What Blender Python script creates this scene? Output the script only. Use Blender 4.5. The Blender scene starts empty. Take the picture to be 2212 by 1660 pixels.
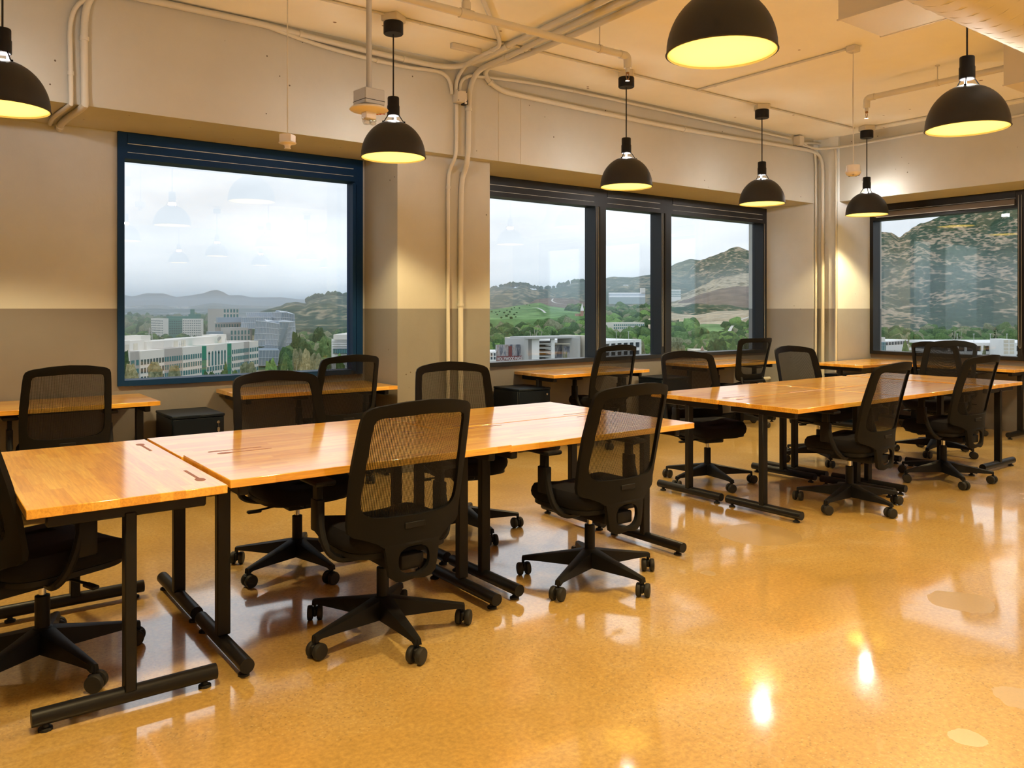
import bpy, bmesh, math, random
from mathutils import Vector, Matrix, noise
random.seed(7)
PI = math.pi
SC = bpy.context.scene
COL = SC.collection
# ------------------------------------------------------------------ camera
EYE = 1.36                      # eye height, also the height of the paint line
FPX = 1750.0                    # focal length in pixels of the 2212 px wide frame
YAW = math.radians(36.746)
cd = bpy.data.cameras.new('camera'); cam = bpy.data.objects.new('camera', cd); COL.objects.link(cam)
cam.location = (0, 0, EYE); cam.rotation_euler = (PI / 2, 0, -YAW)
cd.sensor_width = 36; cd.lens = 36 * FPX / 2212; cd.shift_y = -163 / 2212
cd.clip_start = 0.05; cd.clip_end = 40000
SC.camera = cam
FW = Vector((math.sin(YAW), math.cos(YAW), 0)); RT = Vector((math.cos(YAW), -math.sin(YAW), 0))
def at(px, py, x=None, y=None, z=None, D=None):
    """real-world point seen at a measured spot of the photograph, on a given wall plane, height or distance"""
    t = (px - 1106) / FPX; h = (667 - py) / FPX
    d = FW + RT * t
    if D is None:
        if x is not None: D = x / d.x
        elif y is not None: D = y / d.y
        else: D = (z - EYE) / h
    p = d * D; p.z = EYE + h * D
    return p
# ------------------------------------------------------------------ view + world
SC.view_settings.view_transform = 'Standard'; SC.view_settings.look = 'None'
SC.view_settings.gamma = 1; SC.view_settings.use_curve_mapping = False
SC.view_settings.exposure = 0.0
cy = SC.cycles
cy.max_bounces = 7; cy.diffuse_bounces = 4; cy.glossy_bounces = 4; cy.transparent_max_bounces = 12
cy.transmission_bounces = 4; cy.volume_bounces = 0
cy.caustics_reflective = False; cy.caustics_refractive = False; cy.sample_clamp_indirect = 4
cy.use_denoising = True
try: cy.denoiser = 'OPENIMAGEDENOISE'
except Exception: pass
w = bpy.data.worlds.new('overcast_sky'); SC.world = w; w.use_nodes = True
nt = w.node_tree; N = nt.nodes; L = nt.links; N.clear()
tc = N.new('ShaderNodeTexCoord'); mp = N.new('ShaderNodeMapping'); mp.inputs['Scale'].default_value = (1, 1, 3.2)
nz = N.new('ShaderNodeTexNoise'); nz.inputs['Scale'].default_value = 3.1; nz.inputs['Detail'].default_value = 7; nz.inputs['Roughness'].default_value = .5
rp = N.new('ShaderNodeValToRGB'); rp.color_ramp.elements[0].position = .36; rp.color_ramp.elements[1].position = .66
rp.color_ramp.elements[0].color = (.60, .645, .70, 1); rp.color_ramp.elements[1].color = (.86, .90, .95, 1)
bg = N.new('ShaderNodeBackground'); bg.inputs['Strength'].default_value = 1.55
ow = N.new('ShaderNodeOutputWorld')
L.new(tc.outputs['Generated'], mp.inputs['Vector']); L.new(mp.outputs[0], nz.inputs['Vector']); L.new(nz.outputs[0], rp.inputs[0])
L.new(rp.outputs[0], bg.inputs[0]); L.new(bg.outputs[0], ow.inputs[0])
LAMP_W = 190.0                  # watts of every pendant bulb
LAMP_COL = (1.0, .76, .38)
TOP_W = 31.0                    # light that escapes upward between socket and dome
TOP_COL = (1.0, .93, .87)
GLOW = (11.5, 7.8, 1.5)
# ------------------------------------------------------------------ materials
def new_mat(name, col=(.5, .5, .5), rough=.6, metal=0, spec=.5, coat=0, coat_rough=.1):
    m = bpy.data.materials.new(name); m.use_nodes = True
    b = m.node_tree.nodes['Principled BSDF']
    b.inputs['Base Color'].default_value = (*col, 1); b.inputs['Roughness'].default_value = rough
    b.inputs['Metallic'].default_value = metal; b.inputs['Specular IOR Level'].default_value = spec
    b.inputs['Coat Weight'].default_value = coat; b.inputs['Coat Roughness'].default_value = coat_rough
    return m
class NB:
    """small node helper"""
    def __init__(s, m): s.m = m; s.t = m.node_tree; s.b = s.t.nodes['Principled BSDF']
    def n(s, typ, **kw):
        nd = s.t.nodes.new(typ)
        for k, v in kw.items():
            if hasattr(nd, k): setattr(nd, k, v)
        return nd
    def l(s, a, b): s.t.links.new(a, b)
    def coord(s, kind='Object'):
        return s.n('ShaderNodeTexCoord').outputs[kind]
    def pos(s): return s.n('ShaderNodeNewGeometry').outputs['Position']
    def mapping(s, v, scale=(1, 1, 1), loc=(0, 0, 0), rot=(0, 0, 0)):
        q = s.n('ShaderNodeMapping'); q.inputs['Scale'].default_value = scale; q.inputs['Location'].default_value = loc
        q.inputs['Rotation'].default_value = rot; s.l(v, q.inputs['Vector']); return q.outputs[0]
    def noise(s, v, scale, detail=4, rough=.5, dist=0):
        q = s.n('ShaderNodeTexNoise'); q.inputs['Scale'].default_value = scale; q.inputs['Detail'].default_value = detail
        q.inputs['Roughness'].default_value = rough; q.inputs['Distortion'].default_value = dist
        s.l(v, q.inputs['Vector']); return q.outputs[0]
    def ramp(s, f, stops):
        q = s.n('ShaderNodeValToRGB'); e = q.color_ramp.elements
        while len(e) < len(stops): e.new(.5)
        for i, (p, c) in enumerate(stops):
            e[i].position = p; e[i].color = (*c, 1) if not isinstance(c, (int, float)) else (c, c, c, 1)
        s.l(f, q.inputs[0]); return q.outputs[0]
    def mix(s, f, a, b, mode='MIX'):
        q = s.n('ShaderNodeMix', data_type='RGBA', blend_type=mode)
        for sock, v in ((q.inputs[0], f), (q.inputs[6], a), (q.inputs[7], b)):
            if isinstance(v, (int, float)): sock.default_value = v
            elif isinstance(v, tuple): sock.default_value = (*v, 1)
            else: s.l(v, sock)
        return q.outputs[2]
    def math(s, op, a, b=None, c=None):
        q = s.n('ShaderNodeMath', operation=op)
        for i, v in enumerate((a, b, c)):
            if v is None: continue
            if isinstance(v, (int, float)): q.inputs[i].default_value = v
            else: s.l(v, q.inputs[i])
        return q.outputs[0]
    def bump(s, h, strength=.2, dist=.01):
        q = s.n('ShaderNodeBump'); q.inputs['Strength'].default_value = strength; q.inputs['Distance'].default_value = dist
        s.l(h, q.inputs['Height']); s.l(q.outputs[0], s.b.inputs['Normal'])
    def base(s, c): s.l(c, s.b.inputs['Base Color'])

M = {}
M['plastic'] = new_mat('black_moulded_plastic', (.008, .008, .009), .5, spec=.2)
M['nylon'] = new_mat('black_nylon_frame', (.0075, .0075, .0078), .58, spec=.13)
M['fabric'] = new_mat('black_seat_fabric', (.009, .009, .012), .9, spec=.15)
q = NB(M['fabric']); q.bump(q.noise(q.coord(), 420, 2), .15, .002)
M['rubber'] = new_mat('caster_rubber', (.018, .017, .016), .6, spec=.3)
M['steel'] = new_mat('black_powder_coated_steel', (.009, .009, .010), .42, spec=.22)
q = NB(M['steel']); q.bump(q.noise(q.coord(), 600, 2), .06, .001)
M['chrome'] = new_mat('chrome', (.75, .75, .75), .15, 1)
M['cabinet'] = new_mat('black_cabinet_steel', (.004, .009, .018), .4, spec=.2)
M['shade'] = new_mat('charcoal_lamp_shade', (.022, .021, .021), .5, spec=.3)
M['frame1'] = new_mat('blue_glare_window_frame', (.006, .034, .11), .5, spec=.12)  # blue daylight glare on the left window is put into this frame colour
M['frame2'] = new_mat('charcoal_window_frame', (.013, .017, .025), .38, spec=.35)
M['frame3'] = new_mat('dark_window_frame', (.010, .010, .011), .4, spec=.3)
M['blind'] = new_mat('taupe_blind_rail', (.13, .11, .09), .6)
M['seal'] = new_mat('pale_seal', (.62, .68, .72), .4)
M['paintpipe'] = new_mat('cream_painted_conduit', (.58, .56, .48), .55)
M['box'] = new_mat('cream_painted_metal', (.58, .54, .44), .7, spec=.3)
M['whitebox'] = new_mat('white_plastic', (.72, .68, .62), .4)
M['graybox'] = new_mat('grey_metal', (.40, .40, .38), .45)
M['slot'] = new_mat('cable_slot_dark_wood', (.22, .07, .025), .5)
M['black'] = new_mat('matt_black', (.008, .008, .008), .7)
M['strut'] = new_mat('soot_black_wire', (.002, .002, .002), .9, spec=0)
M['red'] = new_mat('red_print', (.55, .05, .02), .5)
M['brass'] = new_mat('brass_sprinkler', (.35, .2, .08), .35, .9)
M['sill'] = new_mat('white_exterior_sill', (.85, .88, .9), .5)
# glowing diffuser of the lamps
m = bpy.data.materials.new('lamp_glow'); m.use_nodes = True; t_ = m.node_tree; t_.nodes.clear()
e_ = t_.nodes.new('ShaderNodeEmission'); e_.inputs[0].default_value = (*GLOW, 1); e_.inputs[1].default_value = 1
o_ = t_.nodes.new('ShaderNodeOutputMaterial'); t_.links.new(e_.outputs[0], o_.inputs[0]); M['glow'] = m
# glass
def glass(name, tint, refl):
    m = bpy.data.materials.new(name); m.use_nodes = True; t = m.node_tree; t.nodes.clear()
    tr = t.nodes.new('ShaderNodeBsdfTransparent'); tr.inputs[0].default_value = (*tint, 1)
    gl = t.nodes.new('ShaderNodeBsdfGlossy'); gl.inputs['Roughness'].default_value = 0.0; gl.inputs[0].default_value = (.93, 1, .97, 1)
    lw = t.nodes.new('ShaderNodeLayerWeight'); lw.inputs[0].default_value = .12
    mr = t.nodes.new('ShaderNodeMapRange'); mr.inputs[3].default_value = refl; mr.inputs[4].default_value = .6
    mx = t.nodes.new('ShaderNodeMixShader'); o = t.nodes.new('ShaderNodeOutputMaterial')
    t.links.new(lw.outputs['Fresnel'], mr.inputs[0]); t.links.new(mr.outputs[0], mx.inputs[0])
    t.links.new(tr.outputs[0], mx.inputs[1]); t.links.new(gl.outputs[0], mx.inputs[2]); t.links.new(mx.outputs[0], o.inputs[0])
    return m
M['glass'] = glass('window_glass', (.97, .985, .985), .07)
M['lens'] = glass('clear_lens', (.9, .9, .9), .25)
# chair mesh: fine knitted net that lets the background through
m = new_mat('chair_mesh_net', (.009, .009, .010), .8, spec=.2); q = NB(m)
uv = q.coord()
wv = q.n('ShaderNodeTexWave', wave_type='BANDS', bands_direction='X'); wv.inputs['Scale'].default_value = 55; q.l(uv, wv.inputs['Vector'])
wz = q.n('ShaderNodeTexWave', wave_type='BANDS', bands_direction='Z'); wz.inputs['Scale'].default_value = 75; q.l(uv, wz.inputs['Vector'])
hole = q.math('MULTIPLY', q.math('GREATER_THAN', wv.outputs['Fac'], .36), q.math('GREATER_THAN', wz.outputs['Fac'], .13))
tr = q.n('ShaderNodeBsdfTransparent'); mx = q.n('ShaderNodeMixShader'); out = q.t.nodes['Material Output']
q.l(q.math('MULTIPLY', hole, .62), mx.inputs[0]); q.l(q.b.outputs[0], mx.inputs[1]); q.l(tr.outputs[0], mx.inputs[2]); q.l(mx.outputs[0], out.inputs[0])
M['net'] = m
# butcher block wood
m = new_mat('oiled_butcher_block', (.7, .35, .1), .38, coat=1, coat_rough=.13); q = NB(m); q.b.inputs['Coat IOR'].default_value = 2.0
co = q.coord()
br = q.n('ShaderNodeTexBrick'); br.offset = .37; br.inputs['Scale'].default_value = 1; br.inputs['Brick Width'].default_value = .34
br.inputs['Row Height'].default_value = .042; br.inputs['Mortar Size'].default_value = 0.0004; br.inputs['Bias'].default_value = 0
br.inputs['Color1'].default_value = (0, 0, 0, 1); br.inputs['Color2'].default_value = (1, 1, 1, 1); br.inputs['Mortar'].default_value = (.3, .3, .3, 1)
q.l(co, br.inputs['Vector'])
tint = q.ramp(br.outputs['Color'], [(0, (.80, .38, .030)), (.5, (.91, .48, .048)), (1, (.97, .58, .09))])
gr = q.noise(q.mapping(co, (2.2, 38, 38)), 3.0, 5, .6, .6)
grc = q.ramp(gr, [(.3, (.72, .64, .55)), (.7, (1.05, 1.05, 1.05))])
q.base(q.mix(1.0, tint, grc, 'MULTIPLY'))
q.bump(gr, .03, .001)
M['wood'] = m
# wall paint: cream above the dado line, warm grey below
def wall_mat(name, up, low, spots=.0):
    m = new_mat(name, up, .75); q = NB(m); p = q.pos()
    sx = q.n('ShaderNodeSeparateXYZ'); q.l(p, sx.inputs[0])
    f = q.math('GREATER_THAN', sx.outputs[2], EYE)
    c = q.mix(f, low, up)
    big = q.noise(p, 1.1, 5, .6)
    c = q.mix(1.0, c, q.ramp(big, [(.25, (.88, .87, .85)), (.75, (1.06, 1.06, 1.06))]), 'MULTIPLY')
    if spots:
        vo = q.n('ShaderNodeTexVoronoi'); vo.inputs['Scale'].default_value = 8.5; q.l(p, vo.inputs['Vector'])
        gate = q.math('GREATER_THAN', q.noise(p, 2.3, 2), .50)
        s = q.math('MULTIPLY', q.math('LESS_THAN', q.math('ADD', vo.outputs['Distance'], q.math('MULTIPLY', q.noise(p, 60, 2), .06)), .085 * spots), gate)
        c = q.mix(s, c, (.10, .075, .05))
    q.base(c); q.bump(q.noise(p, 9, 6, .65), .12, .02)
    return m
M['wall'] = wall_mat('painted_wall', (.56, .585, .59), (.205, .195, .195), 0)
M['conc'] = wall_mat('painted_concrete', (.50, .50, .45), (.235, .23, .21), 1)
M['reveal'] = wall_mat('daylit_reveal', (.76, .80, .80), (.33, .345, .35), .8)  # lighter copy of the wall paint; daylight on the corner put into its colour
# ceiling
m = new_mat('ceiling_concrete', (.6, .5, .36), .8); q = NB(m); p = q.pos()
c = q.ramp(q.noise(p, .9, 5, .6), [(.3, (.82, .78, .62)), (.7, (.90, .87, .72))])
vo = q.n('ShaderNodeTexVoronoi'); vo.inputs['Scale'].default_value = 3.2; q.l(q.mapping(p, (1, 1, 0)), vo.inputs['Vector'])
rg = q.noise(p, 14, 3)
s = q.math('LESS_THAN', q.math('ADD', vo.outputs['Distance'], q.math('MULTIPLY', rg, .09)), .085)
c = q.mix(s, c, (.25, .16, .07)); q.base(c); q.bump(q.noise(p, 6, 6, .6), .12, .02)
M['ceil'] = m
# polished concrete floor
m = new_mat('polished_concrete_floor', (.5, .4, .25), .32, spec=.9, coat=1, coat_rough=.06); q = NB(m); q.b.inputs['Coat IOR'].default_value = 2.6; p = q.pos()
big = q.noise(p, .8, 8, .68, .8)
c = q.ramp(big, [(.28, (.50, .32, .09)), (.45, (.62, .40, .12)), (.58, (.67, .46, .17)), (.74, (.78, .62, .38))])
fine = q.noise(p, 55, 4, .7)
c = q.mix(1.0, c, q.ramp(fine, [(.3, (.74, .70, .64)), (.7, (1.16, 1.16, 1.14))]), 'MULTIPLY')
zone = q.noise(p, .8, 3)
vo = q.n('ShaderNodeTexVoronoi'); vo.inputs['Scale'].default_value = 75; q.l(p, vo.inputs['Vector'])
sp = q.math('MULTIPLY', q.math('LESS_THAN', vo.outputs['Distance'], .26), q.math('GREATER_THAN', zone, .47))
c = q.mix(q.math('MULTIPLY', sp, .55), c, q.ramp(q.math('FRACT', q.math('MULTIPLY', vo.outputs['Color'], 3.7)), [(.35, (.24, .15, .05)), (.75, (.74, .58, .30))]))
# old round patches in the slab
patches = []
for px, py, r in ((2087, 1592, .055), (2205, 1507, .09), (1640, 1155, .24), (2075, 1300, .14), (1915, 1140, .10), (1530, 1238, .035), (2045, 1082, .06)):
    a = at(px, py, z=0); patches.append((a.x, a.y, r))
wob = q.math('MULTIPLY', q.math('SUBTRACT', q.noise(p, 9, 4), .5), .09)
pm = None
for x_, y_, r_ in patches:
    vd = q.n('ShaderNodeVectorMath', operation='DISTANCE'); q.l(p, vd.inputs[0]); vd.inputs[1].default_value = (x_, y_, 0)
    f = q.math('LESS_THAN', q.math('ADD', vd.outputs['Value'], wob), r_)
    pm = f if pm is None else q.math('MAXIMUM', pm, f)
c = q.mix(q.math('MULTIPLY', pm, .65), c, (.45, .31, .12))
# hairline cracks
ve = q.n('ShaderNodeTexVoronoi', feature='DISTANCE_TO_EDGE'); ve.inputs['Scale'].default_value = .42
dv = q.n('ShaderNodeVectorMath', operation='ADD'); q.l(p, dv.inputs[0])
nv = q.n('ShaderNodeTexNoise'); nv.inputs['Scale'].default_value = 2.2; nv.inputs['Detail'].default_value = 5; q.l(p, nv.inputs['Vector'])
q.l(nv.outputs['Color'], dv.inputs[1]); q.l(dv.outputs[0], ve.inputs['Vector'])
cr = q.math('LESS_THAN', ve.outputs['Distance'], .0028)
c = q.mix(q.math('MULTIPLY', cr, .22), c, (.66, .52, .30))
q.base(c)
rr = q.ramp(q.noise(p, 1.3, 6, .7), [(.3, .04), (.5, .08), (.62, .16), (.75, .34)])
rr = q.mix(q.math('MULTIPLY', pm, .9), rr, (.3, .3, .3))
q.l(rr, q.b.inputs['Coat Roughness'])
q.bump(q.noise(p, 2.6, 4, .6), .045, .02)
M['floor'] = m

# ------------------------------------------------------------------ mesh helpers
class MB:
    def __init__(s): s.bm = bmesh.new()
    def box(s, lo, hi, mat=None):
        x0, y0, z0 = lo; x1, y1, z1 = hi
        v = [s.bm.verts.new(c) for c in ((x0, y0, z0), (x1, y0, z0), (x1, y1, z0), (x0, y1, z0), (x0, y0, z1), (x1, y0, z1), (x1, y1, z1), (x0, y1, z1))]
        if mat is not None:
            for a in v: a.co = mat @ a.co
        for f in ((0, 3, 2, 1), (4, 5, 6, 7), (0, 1, 5, 4), (1, 2, 6, 5), (2, 3, 7, 6), (3, 0, 4, 7)): s.bm.faces.new([v[i] for i in f])
        return s
    def rbox(s, lo, hi, r=.01, seg=2, mat=None):
        b = bmesh.new(); t = MB(); t.bm.free(); t.bm = b; t.box(lo, hi)
        bmesh.ops.bevel(b, geom=b.edges[:], offset=r, segments=seg, affect='EDGES', profile=.5)
        s.merge(b, mat); return s
    def merge(s, b, mat=None):
        mp = {}
        for v in b.verts: mp[v.index if False else v] = s.bm.verts.new(mat @ v.co if mat is not None else v.co)
        for f in b.faces:
            try:
                nf = s.bm.faces.new([mp[v] for v in f.verts]); nf.smooth = f.smooth
            except ValueError: pass
        b.free()
    def tube(s, pts, r, n=8, cap=True, r1=None):
        pts = [Vector(p) for p in pts]; rings = []
        up = None; m = len(pts)
        for i, p in enumerate(pts):
            d = (pts[min(i + 1, m - 1)] - pts[max(i - 1, 0)]).normalized()
            if up is None:
                up = Vector((0, 0, 1)) if abs(d.z) < .9 else Vector((1, 0, 0))
            a = d.cross(up)
            if a.length < 1e-4: a = d.cross(Vector((1, 0, 0)))
            a.normalize(); b = a.cross(d).normalized(); up = b
            rad = r if r1 is None else r + (r1 - r) * i / (m - 1)
            rings.append([s.bm.verts.new(p + a * (math.cos(2 * PI * k / n) * rad) + b * (math.sin(2 * PI * k / n) * rad)) for k in range(n)])
        for A, B in zip(rings, rings[1:]):
            for k in range(n):
                f = s.bm.faces.new((A[k], A[(k + 1) % n], B[(k + 1) % n], B[k])); f.smooth = True
        if cap:
            s.bm.faces.new(rings[0][::-1]); s.bm.faces.new(rings[-1])
        return s
    def lathe(s, prof, n=24, c=(0, 0, 0), axis='z'):
        rings = []
        for r, z in prof:
            ring = []
            for k in range(n):
                a = 2 * PI * k / n; u, v = r * math.cos(a), r * math.sin(a)
                co = (u, v, z) if axis == 'z' else ((z, u, v) if axis == 'x' else (u, z, v))
                ring.append(s.bm.verts.new((co[0] + c[0], co[1] + c[1], co[2] + c[2])))
            rings.append(ring)
        for A, B in zip(rings, rings[1:]):
            for k in range(n):
                f = s.bm.faces.new((A[k], A[(k + 1) % n], B[(k + 1) % n], B[k])); f.smooth = True
        if prof[0][0] > 1e-6: s.bm.faces.new(rings[0][::-1])
        if prof[-1][0] > 1e-6: s.bm.faces.new(rings[-1])
        return s
    def poly(s, pts, h, mat=None, z0=0):
        """polygon in xy, extruded in z"""
        a = [s.bm.verts.new((p[0], p[1], z0)) for p in pts]; b = [s.bm.verts.new((p[0], p[1], z0 + h)) for p in pts]
        if mat is not None:
            for v in a + b: v.co = mat @ v.co
        s.bm.faces.new(a[::-1]); s.bm.faces.new(b); n = len(pts)
        for i in range(n): s.bm.faces.new((a[i], a[(i + 1) % n], b[(i + 1) % n], b[i]))
        return s
    def mesh(s, name, mat):
        bmesh.ops.recalc_face_normals(s.bm, faces=s.bm.faces[:])
        me = bpy.data.meshes.new(name); s.bm.to_mesh(me); s.bm.free(); me.set_sharp_from_angle(angle=math.radians(40))
        if mat: me.materials.append(M[mat] if isinstance(mat, str) else mat)
        return me
    def build(s, name, mat, parent=None, **kw):
        return link(name, s.mesh(name, mat), parent, **kw)
def link(name, me, parent=None, loc=None, rot=None, label=None):
    o = bpy.data.objects.new(name, me); COL.objects.link(o)
    if parent: o.parent = parent
    if loc: o.location = loc
    if rot: o.rotation_euler = rot
    if label: o['label'] = label
    return o
def tag(o, label, cat, group=None):
    o['label'] = label; o['category'] = cat
    if group: o['group'] = group
    return o
def thing(name, label, cat, loc=(0, 0, 0), rotz=0, group=None):
    o = bpy.data.objects.new(name, None); COL.objects.link(o); o.location = loc; o.rotation_euler = (0, 0, rotz)
    o.empty_display_size = .1
    return tag(o, label, cat, group)
def struct(o): o['kind'] = 'structure'; return o
def stuff(o): o['kind'] = 'stuff'; return o
def smooth_path(pts, it=2):
    pts = [Vector(p) for p in pts]
    for _ in range(it):
        q = [pts[0]]
        for a, b in zip(pts, pts[1:]):
            q += [a * .75 + b * .25, a * .25 + b * .75]
        q.append(pts[-1]); pts = q
    return pts

# ------------------------------------------------------------------ room shell
WY, WX = 6.5, 9.78              # window wall plane, right wall plane
BY, BX = 5.79, 9.07             # faces of the two downstand beams
SOF, CEIL = 2.66, 3.45
SILL = .79
X0, Y0 = -5.0, -8.5
TH = .25
struct(MB().box((X0 - TH, Y0 - TH, -.2), (WX + TH, WY + TH, 0)).build('floor', 'floor'))
struct(MB().box((X0 - TH, Y0 - TH, CEIL), (WX + TH, WY + TH, CEIL + .25)).build('ceiling', 'ceil'))
w1 = (1.235, 3.20); w2 = (4.158, 8.97); w3 = (5.5, 1.0); w4 = (.05, -4.6)
b = MB()
b.box((X0, WY, 0), (w1[0], WY + TH, SOF)); b.box((w1[0], WY, 0), (3.23, WY + TH, SILL))
b.box((4.158, WY, 0), (8.97, WY + TH, SILL))
b.box((w1[1], WY - .0, SILL), (3.3, WY + TH, SOF))
struct(b.build('wall_back', 'wall'))
b = MB(); b.box((3.23, 5.90, 0), (4.158, WY + TH, SOF)); wc = struct(b.build('wall_column', 'conc'))
b = MB(); b.poly([(8.97, WY + TH), (8.97, BY), (9.07, BY), (9.07, 5.64), (9.03, 5.62), (9.03, 5.5), (WX, 5.5), (WX + TH, 5.5), (WX + TH, WY + TH)], CEIL)
struct(b.build('wall_corner', 'reveal'))
b = MB(); b.box((X0, BY, SOF), (8.97, WY + TH, CEIL)); struct(b.build('trim_1', 'conc'))
b = MB(); b.box((BX, Y0, SOF), (WX + TH, 5.5, CEIL)); struct(b.build('trim_2', 'conc'))
b = MB(); b.box((WX, Y0, 0), (WX + TH, 5.5, SILL)); b.box((WX, w4[0], SILL), (WX + TH, w3[1], SOF)); b.box((WX, Y0, SILL), (WX + TH, w4[1], SOF))
b.box((9.2, w4[0] + .1, 0), (WX, w3[1] - .1, SOF))
struct(b.build('wall_right', 'wall'))
struct(MB().box((X0 - TH, Y0 - TH, 0), (X0, WY + TH, CEIL)).build('wall_left', 'wall'))
struct(MB().box((X0, Y0 - TH, 0), (WX + TH, Y0, CEIL)).build('wall_front', 'wall'))
# formwork joints on the beam face
for px in (1077, 1125):
    p = at(px, 300, y=BY)
    tag(MB().box((p.x - .002, BY - .003, SOF), (p.x + .002, BY, CEIL - .12)).build('formwork_joint', 'box'),
        ('left' if px < 1100 else 'right') + ' vertical joint line on the beam right of the middle column', 'joint')

def window(name, axis, a0, a1, mulls, frame, zt=2.465, zb=.83):
    """window in a wall; axis 'y' = wall plane y const (runs along x), 'x' = wall plane x const (runs along y)"""
    root = bpy.data.objects.new(name, None); COL.objects.link(root); struct(root)
    pl = WY if axis == 'y' else WX
    def bx(u0, u1, d0, d1, z0, z1, nm, mt, label=None, r=None):
        b = MB()
        if axis == 'y': lo, hi = (min(u0, u1), pl + d0, z0), (max(u0, u1), pl + d1, z1)
        else: lo, hi = (pl + d0, min(u0, u1), z0), (pl + d1, max(u0, u1), z1)
        b.rbox(lo, hi, r, 1) if r else b.box(lo, hi)
        return b.build(nm, mt, root, label=label)
    s = 1 if a1 > a0 else -1
    fw = .045
    bx(a0, a0 + s * fw, -.03, .14, SILL, SOF, 'frame_side', frame); bx(a1 - s * fw * 1.6, a1, -.03, .14, SILL, SOF, 'frame_side', frame)
    bx(a0 + s * fw, a1 - s * fw * 1.6, -.03, .14, zt, SOF, 'frame_header', frame)
    bx(a0 + s * fw, a1 - s * fw * 1.6, -.03, .14, SILL - .002, zb, 'frame_bottom', frame)
    edges = [a0 + s * fw] + [e for m_ in mulls for e in m_] + [a1 - s * fw * 1.6]
    for m0, m1 in mulls:
        bx(m0, m1, -.03, .14, zb, zt, 'mullion', frame)
        bx(m0 + (m1 - m0) * .30, m0 + (m1 - m0) * .42, -.038, -.03, zb + .02, zt, 'mullion_rib', 'black')
    for k in range(0, len(edges), 2):
        e0, e1 = edges[k], edges[k + 1]
        bx(e0, e1, .095, .105, zb, zt, 'glass_pane', 'glass')
        # blind tucked up under the header: casing lip, pale seam line, bottom rail
        g = .02 * s
        bx(e0 + g, e1 - g, -.036, -.03, zt + .108, zt + .112, 'blind_seam', 'seal')
        bx(e0 + g, e1 - g, -.034, -.03, zt + .045, zt + .048, 'blind_seam', 'seal')
        bx(e0 + g, e1 - g, -.037, -.03, zt + .114, SOF - .01, 'blind_cover', frame)
    bx(a0, a1, .14, .27, SILL - .04, SILL + .028, 'outer_sill', 'sill')
    return root, bx
def ux(px, plane_y=None, plane_x=None):
    p = at(px, 667, y=plane_y, x=plane_x); return p.x if plane_y else p.y
r1, bx1 = window('window_1', 'y', w1[0], w1[1], [], 'frame1')
b = MB().box((3.09, WY - .06, SILL + .03), (3.12, WY - .03, 2.44)); b.box((3.135, WY - .045, SILL + .03), (3.15, WY - .03, 2.44)); b.build('jamb_profile', 'frame1', r1)
r2, bx2 = window('window_2', 'y', w2[0], w2[1], [(ux(1282, WY), ux(1305, WY)), (ux(1424, WY), ux(1446, WY))], 'frame2')
r3, bx3 = window('window_3', 'x', w3[0], w3[1], [(3.80, 3.68), (2.45, 2.3)], 'frame3')
r4, bx4 = window('window_4', 'x', w4[0], w4[1], [(-1.4, -1.55), (-3.0, -3.15)], 'frame3')
bx3(5.4, 3.82, -.06, -.037, 2.50, 2.56, 'blind_rail', 'blind'); bx3(5.4, 3.82, -.062, -.058, 2.497, 2.503, 'blind_seam', 'seal')
def chain(root, pts):
    MB().tube(smooth_path(pts, 2), .002, 5).build('blind_chain', 'graybox', root)
for px, bz in ((1291, 762), (1432, 750)):
    x = ux(px, WY - .05); zb_ = at(px, bz, y=WY - .05).z
    chain(r2, [(x - .012, WY - .05, 2.46), (x - .012, WY - .05, zb_ + .03), (x, WY - .05, zb_), (x + .012, WY - .05, zb_ + .03), (x + .012, WY - .05, 2.46)])
chain(r3, [(WX - .07, 3.775, 2.6), (WX - .07, 3.775, .95), (WX - .07, 3.76, .92), (WX - .07, 3.745, .95), (WX - .07, 3.745, 2.6)])
chain(r2, [(8.9, WY - .05, 2.46), (8.9, WY - .05, .95)])

# ------------------------------------------------------------------ desks
DT = .73                        # table top height
_dm = {}
def desk_meshes():
    if _dm: return _dm
    L2, W2, T = .635, .3125, .03
    b = MB(); b.rbox((-L2 + .002, -W2 + .002, DT - T), (L2 - .002, W2 - .002, DT), .002, 1); _dm['top'] = b.mesh('tabletop', 'wood')
    for sgn in (1, -1):
        b = MB(); pts = []
        # round hole with a long cable slot running inwards
        for k in range(9): a = PI / 2 + PI * k / 8; pts.append((.032 * math.cos(a) + .478, .018 * math.sin(a) * 1.0))
        poly = [(.272, -.006), (.272, .006), (.45, .006), (.462, .016)] + [(.482 + .026 * math.cos(a), .018 * math.sin(a)) for a in [PI / 2 - PI * k / 8 for k in range(9)]] + [(.462, -.016), (.45, -.006)]
        b.poly([(sgn * p[0], p[1] + W2 - .055) for p in poly], .0006, z0=DT - .0001); _dm['slot', sgn] = b.mesh('cable_slot', 'slot')
    b = MB(); b.rbox((-.026, -.019, .06), (.026, .019, DT - T - .03), .004, 1); _dm['post'] = b.mesh('post', 'steel')
    b = MB(); b.rbox((-.02, -.25, DT - T - .045), (.02, .25, DT - T - .001), .005, 1); _dm['bar'] = b.mesh('top_bar', 'steel')
    b = MB(); b.tube([(0, -.29, .047), (0, -.285, .047), (0, .285, .047), (0, .29, .047)], .0275, 16); _dm['foot'] = b.mesh('foot_tube', 'steel')
    b = MB(); b.lathe([(.008, .022), (.012, .012), (.022, .008), (.022, 0.0)], 10); _dm['glide'] = b.mesh('levelling_glide', 'black')
    b = MB(); b.rbox((-.54, -.03, DT - T - .04), (.54, .01, DT - T - .001), .003, 1); _dm['beam'] = b.mesh('crossbeam', 'steel')
    return _dm
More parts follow.
